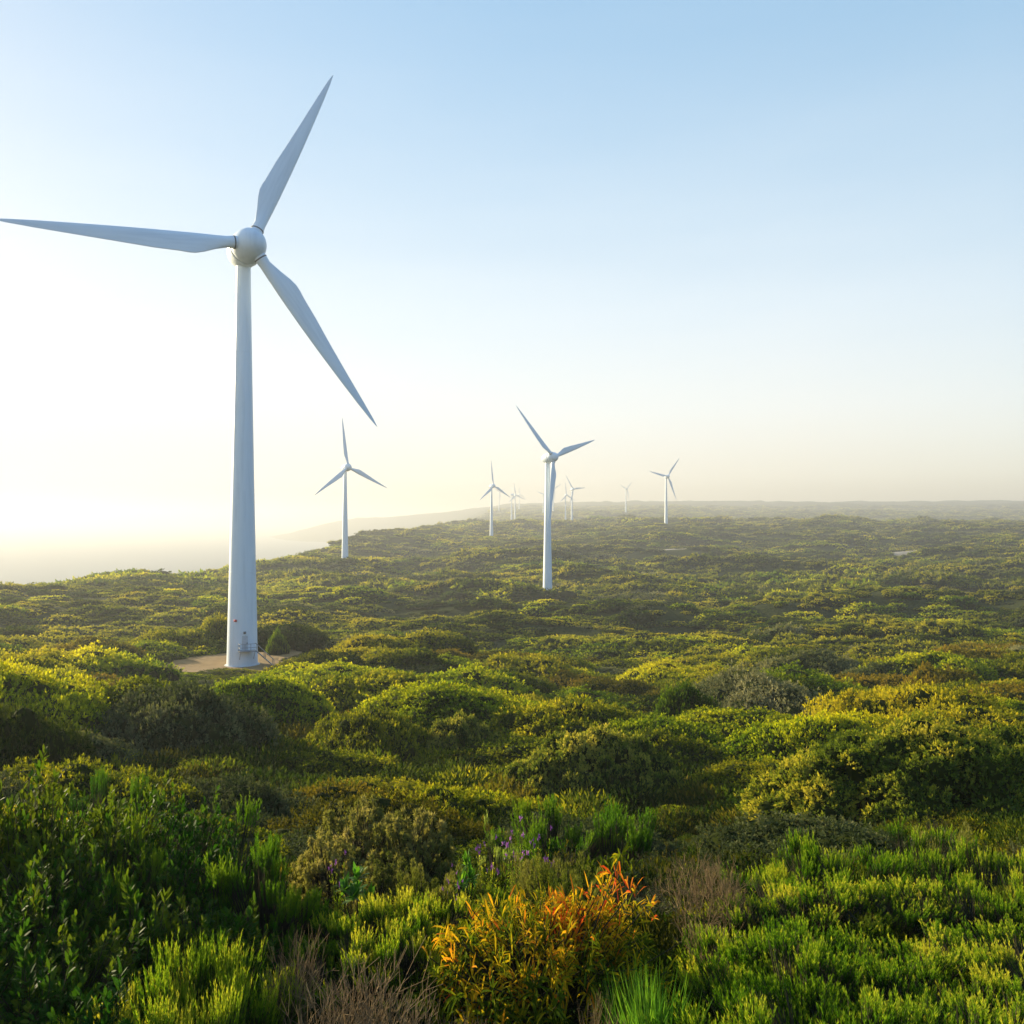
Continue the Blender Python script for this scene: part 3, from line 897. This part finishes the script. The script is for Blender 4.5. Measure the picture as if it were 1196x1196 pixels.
def broad_bush(seed, shoots=240, lv=16, leaf=.085, wd=.030, h=1.0, wide=1.0, mat=M_BROAD, spike=.18):
    """leafy shoots with whorled lance-shaped leaves"""
    g = np.random.default_rng(seed)
    d = cone_dirs(shoots, 1.45, g)
    rad = g.uniform(.45, 1, shoots) ** .5
    tip = d * rad[:, None] * np.array([wide, wide, h])
    tip[:, 2] = np.maximum(tip[:, 2], .05)
    tip += perlin(d[:, 0] * 2.5 + seed, d[:, 1] * 2.5, 7)[:, None] * d * .30 * h
    up = unit(d * .8 + np.array([0, 0, .75]) + g.normal(size=d.shape) * .22)
    fo, st = MB(), MB()
    t = g.uniform(0, 1, (shoots, lv))
    p = tip[:, None] - up[:, None] * ((1 - t) * spike)[..., None]
    rd = unit(g.normal(size=(shoots, lv, 3))); rd = unit(rd - (rd * up[:, None]).sum(-1, keepdims=True) * up[:, None])
    nd = unit(up[:, None] * (.25 + .75 * t[..., None]) + rd * (1.05 - .45 * t[..., None]))
    p, nd = p.reshape(-1, 3), nd.reshape(-1, 3)
    w = unit(np.cross(nd, np.repeat(up, lv, 0))); w = unit(w + g.normal(size=w.shape) * .25)
    w = unit(w - (w * nd).sum(-1, keepdims=True) * nd)
    L = leaf * g.uniform(.6, 1.2, len(p))
    tint = np.clip(np.repeat(g.normal(.45, .2, shoots), lv) + (t.ravel() - .5) * .3 + g.normal(size=len(p)) * .08, 0, 1)
    long_leaves(fo, p, nd, w, L, wd * L / leaf, tint, sag=.10)
    mid = tip * .5 + g.normal(size=tip.shape) * .05
    tubes(st, g.normal(size=tip.shape) * np.array([.06, .06, 0]), mid, .014, .009)
    tubes(st, mid, tip, .008, .003)
    return fo.mesh('foliage', mat), st.mesh('stems', M_STEM)

def plant(name, meshes, u, D, top, label, cat='shrub', group=None, unit_h=1.0, wscale=None, rz=None, names=('foliage', 'stems'), lean=0.0):
    """place a plant so that its top reaches photo row `top`"""
    x, y = at(u, D)
    g = Hs(x, y) - .03
    h = max(.15, yz(D, top) - g)
    s = h / unit_h
    ws = s if wscale is None else wscale
    o = empty(name, (x, y, g), random.uniform(0, 6.28) if rz is None else rz, (ws, ws, s))
    tag(o, label, cat, group)
    for nm, me in zip(names, meshes):
        if me is not None: link(nm, me, o)
    return o

# --- feathery bright green heath on the right and in the middle, olive tufts lower left
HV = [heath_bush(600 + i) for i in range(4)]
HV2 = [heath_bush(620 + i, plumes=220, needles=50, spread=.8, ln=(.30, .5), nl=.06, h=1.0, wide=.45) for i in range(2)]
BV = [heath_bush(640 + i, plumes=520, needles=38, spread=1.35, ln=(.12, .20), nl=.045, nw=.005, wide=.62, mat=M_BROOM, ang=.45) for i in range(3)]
HG = 'feathery bright green heath bushes on the right'
HL = 'feathery bright green heath bush among its like on the right of the foreground'
right = [(905, 10.8, 985), (960, 11.6, 952), (1010, 10.6, 962), (1062, 11.5, 950), (1105, 10.4, 985), (1150, 11, 968), (1195, 10.2, 985),
         (885, 9.0, 1040), (935, 9.2, 1010), (985, 9.4, 1010), (1035, 9.1, 1030), (1085, 9.0, 1035), (1140, 9.2, 1020), (1190, 8.8, 1040), (1240, 9.5, 1010),
         (870, 7.9, 1062), (915, 7.6, 1060), (965, 7.8, 1080), (1045, 7.6, 1068), (1100, 7.7, 1085), (1150, 7.5, 1095), (1205, 7.6, 1080),
         (880, 6.7, 1110), (935, 6.6, 1105), (990, 6.7, 1100), (1030, 6.5, 1110), (1085, 6.6, 1120), (1140, 6.6, 1130), (1190, 6.4, 1120), (1240, 6.8, 1100),
         (830, 6.0, 1150), (890, 5.7, 1150), (950, 5.8, 1145), (1005, 5.6, 1140), (1060, 5.7, 1160), (1120, 5.7, 1150), (1175, 5.6, 1165), (1225, 5.8, 1160)]
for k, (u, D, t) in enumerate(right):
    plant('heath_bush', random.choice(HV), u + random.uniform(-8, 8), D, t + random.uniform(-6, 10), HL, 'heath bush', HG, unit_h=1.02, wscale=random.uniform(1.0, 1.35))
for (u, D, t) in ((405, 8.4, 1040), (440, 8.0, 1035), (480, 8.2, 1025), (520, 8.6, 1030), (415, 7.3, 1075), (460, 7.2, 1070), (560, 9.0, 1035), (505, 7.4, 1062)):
    plant('heath_bush', random.choice(HV), u, D, t, 'feathery green heath bush behind and left of the orange bush', 'heath bush', 'feathery heath bushes left of the orange bush', unit_h=1.02, wscale=.9)
for (u, D, t) in ((185, 5.9, 1110), (215, 6.2, 1085), (245, 6.4, 1075), (270, 6.3, 1095), (150, 5.6, 1150), (200, 5.6, 1140), (235, 5.7, 1130), (120, 5.6, 1180), (300, 6.5, 1100), (275, 5.6, 1160)):
    plant('heath_bush', random.choice(HV2), u, D, t, 'olive-green feathery heath tuft in the lower left, lit from behind', 'heath bush', 'feathery heath tufts in the lower left', unit_h=1.05, wscale=.75)
for (u, D, t) in ((10, 5.6, 1165), (35, 5.8, 1150), (345, 7.6, 1075), (330, 8.6, 1020)):
    plant('heath_bush', random.choice(BV), u, D, t, 'small dark green feathery heath tuft in the shade of the left bush', 'heath bush', 'dark heath tufts on the left', unit_h=.95, wscale=.8)

# --- tall dark bushes on the left
BB = [broad_bush(700 + i, shoots=560, leaf=.075, wd=.026, lv=14) for i in range(3)]
BB2 = [broad_bush(720 + i, shoots=90, lv=22, leaf=.11, wd=.034, wide=.42, spike=.3) for i in range(2)]
BL = 'glossy broad-leaved dark green bush'
for (u, D, t, ws, l) in ((30, 8.6, 885, 1.15, BL + ' at the left edge, tallest of the left corner'), (135, 9.2, 905, 1.1, BL + ' second from the left edge, sunlit crown'),
                         (215, 9.8, 925, 1.0, BL + ' with sunlit top beside the dark broom'), (-60, 8.4, 890, 1.1, BL + ' cut by the left edge'),
                         (40, 7.2, 985, .95, BL + ' in full shade below the left edge crown'), (-30, 6.4, 1040, .9, BL + ' in the shaded lower left corner'),
                         (95, 7.9, 945, 1.0, BL + ' in half shade under the sunlit crowns'), (185, 8.3, 962, .95, BL + ' in half shade beside the shaded brooms'), (70, 6.2, 1085, .9, BL + ' lowest in the dark left corner, above the heath tufts'), (225, 7.2, 1045, .8, BL + ' low in deep shade above the olive heath tufts'),
                         (-190, 9.5, 850, 1.3, BL + ' beyond the left edge'), (-330, 8.2, 850, 1.3, BL + ' beyond the left edge, nearer, added to shade the corner'), (-230, 6.6, 900, 1.0, BL + ' beyond the left edge, nearest, added to shade the corner')):  # last three are unseen bushes added to cast shade on the left foreground
    plant('broad_leaved_bush', random.choice(BB), u, D, t, l, 'bush', None, unit_h=1.1, wscale=ws)
for (u, D, t, l) in ((105, 6.6, 1068, 'low leafy plant in shade in the lower left, left one of two'), (168, 6.9, 1018, 'upright leafy shoot in shade, like a small spire, left of centre of the dark corner'),
                     (282, 7.4, 1040, 'upright leafy plant in shade right of the leafy spire'), (120, 5.7, 1120, 'low leafy plant in shade above the olive heath tufts'), (45, 5.9, 1090, 'low leafy plant in shade nearest the lower left corner')):
    plant('leafy_plant', random.choice(BB2), u, D, t, l, 'plant', None, unit_h=1.08, wscale=.8)
for (u, D, t, ws, l) in ((255, 8.8, 930, 1.25, 'dark green broom bush in shade, tallest of the brooms on the left'), (130, 7.9, 940, .9, 'dark green broom bush in shade between the broad-leaved bushes'), (310, 8.4, 965, .9, 'dark green broom bush at the right end of the shaded left thicket')):
    plant('broom_bush', random.choice(BV), u, D, t, l, 'broom bush', None, unit_h=.95, wscale=ws)
for (u, D, t, ws, l) in ((645, 15.5, 912, 1.75, 'deep green rounded broom bush left of the pair below the central dome'), (712, 15, 908, 1.85, 'deep green rounded broom bush right of the pair below the central dome'),
                         (120, 20, 865, 1.0, 'small green broom bush behind the sunlit left bush'), (163, 19, 868, .8, 'slim green broom bush right of the small one behind the left bush')):
    plant('broom_bush', random.choice(BV), u, D, t, l, 'broom bush', None, unit_h=.95, wscale=ws)

# --- the orange bush
def orange_bush():
    g = np.random.default_rng(800)
    S = 760
    d = cone_dirs(S, 1.42, g)
    rad = g.uniform(.5, 1, S) ** .5
    tip = d * rad[:, None] * np.array([1.12, .9, .58])
    k = 60                                           # the taller spray at the right
    tip[:k] = np.array([.50, 0, .50]) + g.normal(size=(k, 3)) * np.array([.16, .14, .12])
    tip[:, 2] = np.maximum(tip[:, 2], .06)
    up = unit(d * .9 + np.array([0, 0, .5]) + g.normal(size=d.shape) * .45)
    fo, st = MB(), MB()
    lv = 13
    t = g.uniform(0, 1, (S, lv))
    p = tip[:, None] - up[:, None] * ((1 - t) * .13)[..., None]
    rd = unit(g.normal(size=(S, lv, 3))); rd = unit(rd - (rd * up[:, None]).sum(-1, keepdims=True) * up[:, None])
    nd = unit(up[:, None] * (.3 + .7 * t[..., None]) + rd * .8)
    p, nd = p.reshape(-1, 3), nd.reshape(-1, 3)
    w = unit(np.cross(nd, np.repeat(up, lv, 0)) + g.normal(size=nd.shape) * .3); w = unit(w - (w * nd).sum(-1, keepdims=True) * nd)
    hgt = np.clip(tip[:, 2] / .62, 0, 1.2)
    tn = np.clip(np.repeat(.10 + .36 * hgt + g.normal(size=S) * .15, lv) + g.normal(size=len(p)) * .14, 0, 1)
    L = g.uniform(.07, .155, len(p))
    long_leaves(fo, p, nd, w, L, .0125, tn, sag=g.uniform(.1, .55, len(p)))
    mid = tip * .5 + g.normal(size=tip.shape) * .04
    tubes(st, g.normal(size=tip.shape) * np.array([.06, .06, 0]), mid, .011, .007); tubes(st, mid, tip, .006, .003)
    return fo.mesh('foliage', M_ORANGE), st.mesh('stems', M_STEM)
plant('orange_bush', orange_bush(), 630, 7.2, 992, 'orange and yellow narrow-leaved bush in the bottom centre', 'bush', None, unit_h=.80, wscale=1.12, rz=0)

# --- dry twiggy shrubs
def twig_bush(seed, n=24, h=1.0, wide=.5, depth=3, thick=1.0):
    g = np.random.default_rng(seed)
    A, B, ra = [], [], []
    def grow(p, d, ln, r, k):
        q = p + d * ln
        A.append(p); B.append(q); ra.append(r)
        if k == 0: return
        for _ in range(g.integers(2, 4)):
            nd = d + g.normal(size=3) * .42 + np.array([0, 0, .16]); nd /= np.linalg.norm(nd)
            grow(q, nd, ln * g.uniform(.62, .9), r * .68, k - 1)
    for _ in range(n):
        a = g.uniform(0, 6.28); s = g.uniform(.1, 1) * wide
        d = np.array([cos(a) * s, sin(a) * s, 1.]); d /= np.linalg.norm(d)
        grow(np.array([cos(a) * .06, sin(a) * .06, 0]), d, h * g.uniform(.24, .36), .008 * thick, depth)
    ra = np.array(ra)
    st = MB(); tubes(st, np.array(A), np.array(B), ra, ra * .65)
    return st
def twigs(seed, **k): return (twig_bush(seed, **k).mesh('twigs', M_TWIG),)
TV = [twigs(820 + i) for i in range(3)]
TB = [twigs(826 + i, n=9, wide=.9, depth=5, thick=1.7) for i in range(2)]
for (u, D, t, ws, l) in ((352, 6.6, 1075, .55, 'grey-brown dry twiggy shrub beside the lower left heath tufts'), (425, 6.0, 1105, .95, 'grey-brown dry twiggy shrub left of the orange bush, widest of the dry ones'),
                         (470, 5.7, 1150, .7, 'dry twiggy shrub at the bottom edge left of the orange bush'), (385, 5.6, 1150, .7, 'dry twiggy shrub at the bottom edge beside the heath tufts'),
                         (545, 5.6, 1168, .45, 'dry twigs at the bottom edge under the orange bush'), (700, 5.7, 1150, .35, 'dry twigs between the orange bush and the blue-green grass'),
                         (810, 9.6, 990, .6, 'bare dark branching shrub right of the orange spray'), (845, 9.2, 1000, .5, 'bare dark branching shrub at the edge of the bright heath'),
                         (815, 8.0, 1060, .55, 'bare brown twiggy shrub in the hollow right of the orange bush')):
    plant('dry_shrub', random.choice(TB if 'bare' in l else TV), u, D, t, l, 'dry shrub', None, unit_h=1.05, wscale=ws, names=('twigs',))

# --- woolly brown-headed shrub left of centre
def woolly(seed, heads=190, h=1.0, wide=.75, r=.055, mat=M_WOOL, n=60):
    g = np.random.default_rng(seed)
    d = cone_dirs(heads, 1.3, g)
    tip = d * (g.uniform(.45, 1, heads) ** .5)[:, None] * np.array([wide, wide, h * .92])
    fo, st = MB(), MB()
    dirs = unit(g.normal(size=(heads, n, 3)) + np.array([0, 0, .35]))
    p = (tip[:, None] + dirs * r * .25).reshape(-1, 3); nd = dirs.reshape(-1, 3)
    w = perp(nd)
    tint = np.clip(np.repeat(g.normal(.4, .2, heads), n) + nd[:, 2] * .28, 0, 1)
    leaves(fo, p, nd, w, r * g.uniform(.7, 1.1, len(p)), r * .26, tint)
    mid = tip * .55 + g.normal(size=tip.shape) * .07
    tubes(st, g.normal(size=tip.shape) * np.array([.05, .05, 0]), mid, .018, .010); tubes(st, mid, tip, .009, .005)
    return fo.mesh('foliage', mat), st.mesh('stems', M_STEM)
WV = [woolly(840 + i) for i in range(2)]
for (u, D, t, ws, l) in ((420, 12.5, 915, 1.15, 'brownish woolly-headed shrub with forked stems, left of the group'), (478, 12, 925, 1.05, 'brownish woolly-headed shrub in the middle of the group above the green heath'),
                         (385, 11, 960, .8, 'brownish woolly-headed shrub low at the left beside the shaded thicket'), (450, 10, 985, .7, 'brownish woolly-headed shrub nearest the bright leaf rosette')):
    plant('woolly_shrub', random.choice(WV), u, D, t, l, 'shrub', None, unit_h=1.0, wscale=ws)

# --- fuzzy-stemmed plants with thick pale fingers
def fuzzy(seed, fingers=22, n=260, r=.06, h=1.0):
    g = np.random.default_rng(seed)
    d = cone_dirs(fingers, 1.1, g)
    base = d * np.array([.55, .55, .25]); base[:, 2] = g.uniform(.25, .55, fingers) * h
    L = g.uniform(.14, .34, fingers) * h
    up = unit(d * 1.0 + np.array([0, 0, .8]) + g.normal(size=d.shape) * .25)
    fo, st = MB(), MB()
    t = g.uniform(0, 1, (fingers, n))
    p = base[:, None] + up[:, None] * (t * L[:, None])[..., None]
    rd = unit(g.normal(size=(fingers, n, 3))); rd = unit(rd - (rd * up[:, None]).sum(-1, keepdims=True) * up[:, None])
    prof = np.sqrt(np.clip(1 - (2 * t - 1) ** 4, .05, 1))[..., None]
    p = (p + rd * r * .7 * prof).reshape(-1, 3); nd = unit(rd + up[:, None] * (.4 + t[..., None])).reshape(-1, 3)
    tint = np.clip(.25 + .55 * t.ravel() + g.normal(size=t.size) * .1, 0, 1)
    leaves(fo, p, nd, perp(nd), .045 * g.uniform(.7, 1.2, len(p)), .010, tint)
    tubes(st, g.normal(size=base.shape) * np.array([.04, .04, 0]), base + up * .1, .016, .012)
    return fo.mesh('foliage', M_FUZZ), st.mesh('stems', M_STEM)
FV = [fuzzy(860 + i) for i in range(3)]
for (u, D, t, ws, l) in ((655, 9.6, 972, .75, 'pale fuzzy finger-stemmed plant just behind the orange spray, tallest'), (625, 10, 985, .6, 'pale fuzzy finger-stemmed plant left of the tallest one behind the orange bush'),
                         (500, 9.4, 985, .6, 'pale fuzzy finger-stemmed plant left of the purple flowers'), (548, 9.2, 1000, .65, 'dark fuzzy finger-stemmed plant below the purple flowers'),
                         (1105, 12.5, 940, .8, 'pale fuzzy finger-stemmed plant in front of the huge right-hand shrub'), (668, 8.8, 1000, .5, 'low pale fuzzy plant touching the orange bush')):
    plant('fuzzy_plant', random.choice(FV), u, D, t, l, 'plant', None, unit_h=1.0, wscale=ws)

# --- flowering plants, leaf rosette, grass clump, cushion
def flowering(seed, n=13, h=1.0):
    g = np.random.default_rng(seed)
    d = cone_dirs(n, .75, g); tip = d * g.uniform(.6, 1, n)[:, None] * np.array([.55, .55, h])
    st, fl, fo = MB(), MB(), MB()
    tubes(st, g.normal(size=tip.shape) * np.array([.05, .05, 0]), tip, .006, .003)
    m = 9
    nd = unit(g.normal(size=(n, m, 3)) + np.array([0, 0, .6])).reshape(-1, 3)
    p = np.repeat(tip, m, 0)
    leaves(fl, p, nd, perp(nd), .038 * g.uniform(.7, 1.3, len(p)), .018, g.uniform(0, 1, len(p)))
    k = 40
    t = g.uniform(.2, .9, (n, k))
    p = (tip[:, None] * t[..., None]).reshape(-1, 3); nd = unit(g.normal(size=p.shape) + np.array([0, 0, .8]))
    leaves(fo, p, nd, perp(nd), .05, .009, g.uniform(.2, .8, len(p)))
    return fo.mesh('foliage', M_HEATH), st.mesh('stems', M_STEM), fl.mesh('flowers', M_PURPLE)
FL = [flowering(880 + i) for i in range(2)]
for (u, D, t, ws, l) in ((600, 10.6, 948, .8, 'purple-flowered plant below the deep green broom, largest of the flowers'), (568, 10.4, 965, .6, 'purple-flowered plant left of the largest flowering one'),
                         (632, 10.8, 955, .6, 'purple-flowered plant right of the largest flowering one'), (395, 9.2, 985, .4, 'small lilac-flowered plant beside the bright leaf rosette'), (530, 9.0, 1002, .35, 'low violet-flowered plant left of the bright shoot')):
    plant('flowering_plant', random.choice(FL), u, D, t, l, 'flowering plant', None, unit_h=1.0, wscale=ws, names=('foliage', 'stems', 'flowers'))

def rosette():
    g = np.random.default_rng(890)
    fo, st = MB(), MB()
    c = np.array([[0, 0, .8], [.18, .05, .62], [-.2, .02, .66], [.05, -.2, .55], [-.08, .2, .7]])
    n = 24
    d = unit(g.normal(size=(5, n, 3)) * np.array([1, 1, .5]) + np.array([0, 0, .55]))
    p = np.repeat(c, n, 0); nd = d.reshape(-1, 3)
    w = unit(np.cross(nd, np.array([0, 0, 1.]) + g.normal(size=nd.shape) * .1))
    long_leaves(fo, p, nd, w, g.uniform(.16, .26, len(p)), .075, g.uniform(0, 1, len(p)), sag=.12)
    tubes(st, np.zeros_like(c), c, .016, .012)
    return fo.mesh('foliage', M_ROSETTE), st.mesh('stems', M_STEM)
plant('leaf_rosette', rosette(), 418, 8.8, 1002, 'bright green broad-leaf rosette plant left of centre above the green heath', 'plant', None, unit_h=1.0, wscale=.62)
plant('leaf_rosette', rosette(), 545, 9.3, 985, 'small bright shoot with pale tip among the purple flowers', 'plant', None, unit_h=1.0, wscale=.35)

def grass_clump(seed, n=420):
    g = np.random.default_rng(seed)
    d = cone_dirs(n, .55, g)
    fo = MB()
    p = g.normal(size=(n, 3)) * np.array([.10, .10, 0])
    long_leaves(fo, p, d, perp(d), g.uniform(.55, 1.05, n), .012, g.uniform(0, 1, n), sag=.08)
    return (fo.mesh('blades', M_GRASS),)
plant('grass_clump', grass_clump(900), 760, 6.1, 1110, 'blue-green fine-bladed grass clump right of the orange bush', 'grass clump', None, unit_h=.98, wscale=.75, names=('blades',))
plant('grass_clump', grass_clump(901), 735, 6.6, 1120, 'smaller blue-green grass clump touching the orange bush', 'grass clump', None, unit_h=.98, wscale=.6, names=('blades',))

plant('cushion_shrub', heath_bush(910, plumes=420, needles=30, spread=1.4, ln=(.07, .12), nl=.04, nw=.006, wide=.66, mat=M_CUSH, ang=.5), 582, 14, 934, 'pale green flat-topped cushion shrub left of the deep green brooms', 'shrub', None, unit_h=.92, wscale=.55)

# --- small leafy shrubs filling the slope just behind the foreground, each its own
SM = [broad_bush(930 + i, shoots=260, lv=14, leaf=.05, wd=.020, h=.95, wide=.85, mat=m, spike=.12) for i, m in enumerate((M_OLIVE, M_BRIGHT, M_RUST, M_GREY, M_OLIVE))]
SMK = ['olive-green', 'yellow-green', 'rust-tinted', 'grey-green', 'olive-green']
def small_shrubs():
    spots = []
    for _ in range(6000):
        if len(spots) > 92: break
        D = rng.uniform(8.8, 19); u = rng.uniform(-150, 1330)
        x, y = at(u, D)
        if u < 330 and D < 11: continue
        if u > 840 and D < 12.5: continue
        if 560 < u < 760 and 13 < D < 17.5: continue
        if any((x - a) ** 2 + (y - b) ** 2 < .95 ** 2 for a, b in spots): continue
        spots.append((x, y))
    for x, y in spots:
        k = int(rng.integers(0, 5))
        o = empty('small_shrub', (x, y, Hs(x, y) - .05), rng.uniform(0, 6.28), (rng.uniform(.7, 1.1), rng.uniform(.7, 1.1), rng.uniform(.5, .95)))
        tag(o, SMK[k] + ' small-leaved low shrub on the slope just behind the foreground plants', 'shrub', 'small ' + SMK[k] + ' shrubs behind the foreground')
        link('foliage', SM[k][0], o); link('stems', SM[k][1], o)
small_shrubs()

# --- undergrowth between everything, nobody could count it
def undergrowth():
    pr = []
    for i, m in enumerate((M_DARK, M_DARK, M_RUST, M_OLIVE)):  # mostly dark leaves, their colour standing in for shade in the hollows
        g = np.random.default_rng(950 + i)
        n = 900
        d = cone_dirs(n, 1.5, g)
        p = d * np.array([.55, .55, .4]) * (g.uniform(.3, 1, n) ** .5)[:, None]
        nd = unit(d + np.array([0, 0, .8]) + g.normal(size=d.shape) * .5)
        mb = MB(); leaves(mb, p, nd, perp(nd), .075 * g.uniform(.7, 1.4, n), .026, np.clip(g.normal(.45, .2, n), 0, 1))
        pr.append(mb.mesh('undergrowth', m))
    n1 = 2600; D1 = rng.uniform(3.2, 20, n1); u1 = rng.uniform(-260, 1460, n1)
    n2 = 9000; D2 = np.sqrt(rng.uniform(15 ** 2, 120 ** 2, n2)); u2 = rng.uniform(-200, 1400, n2)
    D = np.concatenate([D1, D2]); u = np.concatenate([u1, u2]); x = (u - CX) / FOC * D
    keep = ~in_pads(x, D) & ~((np.abs(x - TPOS[0][0]) < 11) & (np.abs(D - TPOS[0][1]) < 11))
    D, u, x = D[keep], u[keep], x[keep]
    s = np.where(D < 12, rng.uniform(.5, 1.0, len(D)), np.where(D < 30, rng.uniform(.8, 1.6, len(D)), rng.uniform(1.6, 4.2, len(D))))
    hz = s * np.where(D > 30, rng.uniform(.5, 1.1, len(D)), rng.uniform(.6, 1.0, len(D)))
    low = (D > 84) & (D < 122) & (u > 130) & (u < 350); hz = np.where(low, np.minimum(hz, .8), hz)
    gn_scatter('undergrowth', pr, np.column_stack([x, D, H(x, D) - .03]), np.column_stack([s, s, hz]), np.column_stack([np.zeros((len(D), 2)), rng.uniform(0, 6.28, len(D))]),
               rng.integers(0, 4, len(D)), 'low dark undergrowth between the shrubs')
undergrowth()

# ------------------------------------------------------------------ light, sky, camera
SKY_GAMMA, SKY_SAT, SKY_VAL = .22, 2.85, 4.6
HZ_TOP, HZ_MAX, HZ_VAL = .66, .88, 7.3
SUN_AZ, SUN_EL = radians(-56), radians(12.5)          # azimuth from the view axis (+Y), negative = left
w = bpy.data.worlds.new('World'); SC.world = w; w.use_nodes = True
nt = w.node_tree
bg = nt.nodes['Background']
sky = nt.nodes.new('ShaderNodeTexSky'); sky.sky_type = 'NISHITA'; sky.sun_disc = False
sky.sun_elevation = SUN_EL; sky.sun_rotation = SUN_AZ
sky.altitude = 100; sky.air_density = 1.0; sky.dust_density = .5; sky.ozone_density = 2.0
gm = N(nt, 'ShaderNodeGamma', i_Gamma=SKY_GAMMA); nt.links.new(sky.outputs[0], gm.inputs[0])        # softer range between the sun side and the far side
hs = N(nt, 'ShaderNodeHueSaturation', i_Saturation=SKY_SAT, i_Value=SKY_VAL); nt.links.new(gm.outputs[0], hs.inputs['Color'])
# pale haze that thickens towards the horizon, all the way round
tcw = N(nt, 'ShaderNodeTexCoord'); sx = N(nt, 'ShaderNodeSeparateXYZ'); nt.links.new(tcw.outputs['Generated'], sx.inputs[0])
nz = N(nt, 'ShaderNodeTexNoise', i_Scale=2.2, i_Detail=4.0, i_Roughness=.5)
mpw = N(nt, 'ShaderNodeMapping'); mpw.inputs['Scale'].default_value = (1, 1, 6); nt.links.new(tcw.outputs['Generated'], mpw.inputs['Vector']); nt.links.new(mpw.outputs[0], nz.inputs['Vector'])
wob = N(nt, 'ShaderNodeMath', operation='MULTIPLY_ADD', i_1=.09); nt.links.new(nz.outputs[0], wob.inputs[0]); nt.links.new(sx.outputs['Z'], wob.inputs[2])
hf = N(nt, 'ShaderNodeMapRange', i_1=.045, i_2=HZ_TOP, i_3=HZ_MAX, i_4=0.0); hf.interpolation_type = 'SMOOTHSTEP'; nt.links.new(wob.outputs[0], hf.inputs[0])
hc = ramp(nt, [(.0, (.66, .57, .42)), (.05, (.92, .87, .74)), (.13, (.97, .965, .92)), (.24, (.955, .985, 1.0)), (.6, (.90, .96, 1.0))], sx.outputs['Z'])
hk = N(nt, 'ShaderNodeMix', data_type='RGBA', blend_type='MULTIPLY'); hk.inputs[0].default_value = 1; nt.links.new(hc, hk.inputs[6]); hk.inputs[7].default_value = (HZ_VAL,) * 3 + (1,)
dp = N(nt, 'ShaderNodeVectorMath', operation='DOT_PRODUCT'); nt.links.new(tcw.outputs['Generated'], dp.inputs[0]); dp.inputs[1].default_value = (sin(SUN_AZ), cos(SUN_AZ), 0)
dr = N(nt, 'ShaderNodeMapRange', i_1=-.5, i_2=.25, i_3=.30, i_4=1.0); nt.links.new(dp.outputs['Value'], dr.inputs[0])       # brighter on the sun's side
hx = N(nt, 'ShaderNodeMath', operation='MULTIPLY'); nt.links.new(hf.outputs[0], hx.inputs[0]); nt.links.new(dr.outputs[0], hx.inputs[1])
hm = N(nt, 'ShaderNodeMix', data_type='RGBA'); nt.links.new(hx.outputs[0], hm.inputs[0]); nt.links.new(hs.outputs[0], hm.inputs[6]); nt.links.new(hk.outputs[2], hm.inputs[7])
bk = N(nt, 'ShaderNodeMapRange', i_1=-.65, i_2=.05, i_3=1.0, i_4=0.0); nt.links.new(dp.outputs['Value'], bk.inputs[0])
zn = N(nt, 'ShaderNodeMapRange', i_1=.58, i_2=.95, i_3=0.0, i_4=.8); nt.links.new(sx.outputs['Z'], zn.inputs[0])
bz = N(nt, 'ShaderNodeMath', operation='MAXIMUM'); nt.links.new(bk.outputs[0], bz.inputs[0]); nt.links.new(zn.outputs[0], bz.inputs[1])
dk = N(nt, 'ShaderNodeMix', data_type='RGBA', blend_type='MULTIPLY'); nt.links.new(bz.outputs[0], dk.inputs[0]); nt.links.new(hm.outputs[2], dk.inputs[6]); dk.inputs[7].default_value = (.50, .66, .90, 1)   # deeper blue away from the sun and overhead
nt.links.new(dk.outputs[2], bg.inputs[0]); bg.inputs[1].default_value = .15
sd = bpy.data.lights.new('sun', 'SUN'); sd.energy = 13.0; sd.angle = radians(.5); sd.color = (1.0, .84, .54)
so = bpy.data.objects.new('sun', sd); COL.objects.link(so)
dirv = Vector((sin(SUN_AZ) * cos(SUN_EL), cos(SUN_AZ) * cos(SUN_EL), sin(SUN_EL)))
so.rotation_euler = dirv.to_track_quat('Z', 'Y').to_euler()

cam = bpy.data.cameras.new('camera'); co = bpy.data.objects.new('camera', cam); COL.objects.link(co)
cam.sensor_width = 36; cam.lens = 36 * FOC / W; cam.clip_start = .05; cam.clip_end = 80000
co.rotation_euler = (pi / 2 + math.atan((HZ - W / 2) / FOC), 0, 0)
SC.camera = co
SC.view_settings.view_transform = 'Standard'; SC.view_settings.look = 'None'; SC.view_settings.exposure = 0; SC.view_settings.gamma = 1
SC.cycles.use_denoising = True
SC.cycles.max_bounces = 6; SC.cycles.diffuse_bounces = 2; SC.cycles.transmission_bounces = 3; SC.cycles.volume_bounces = 1
SC.cycles.sample_clamp_indirect = 4
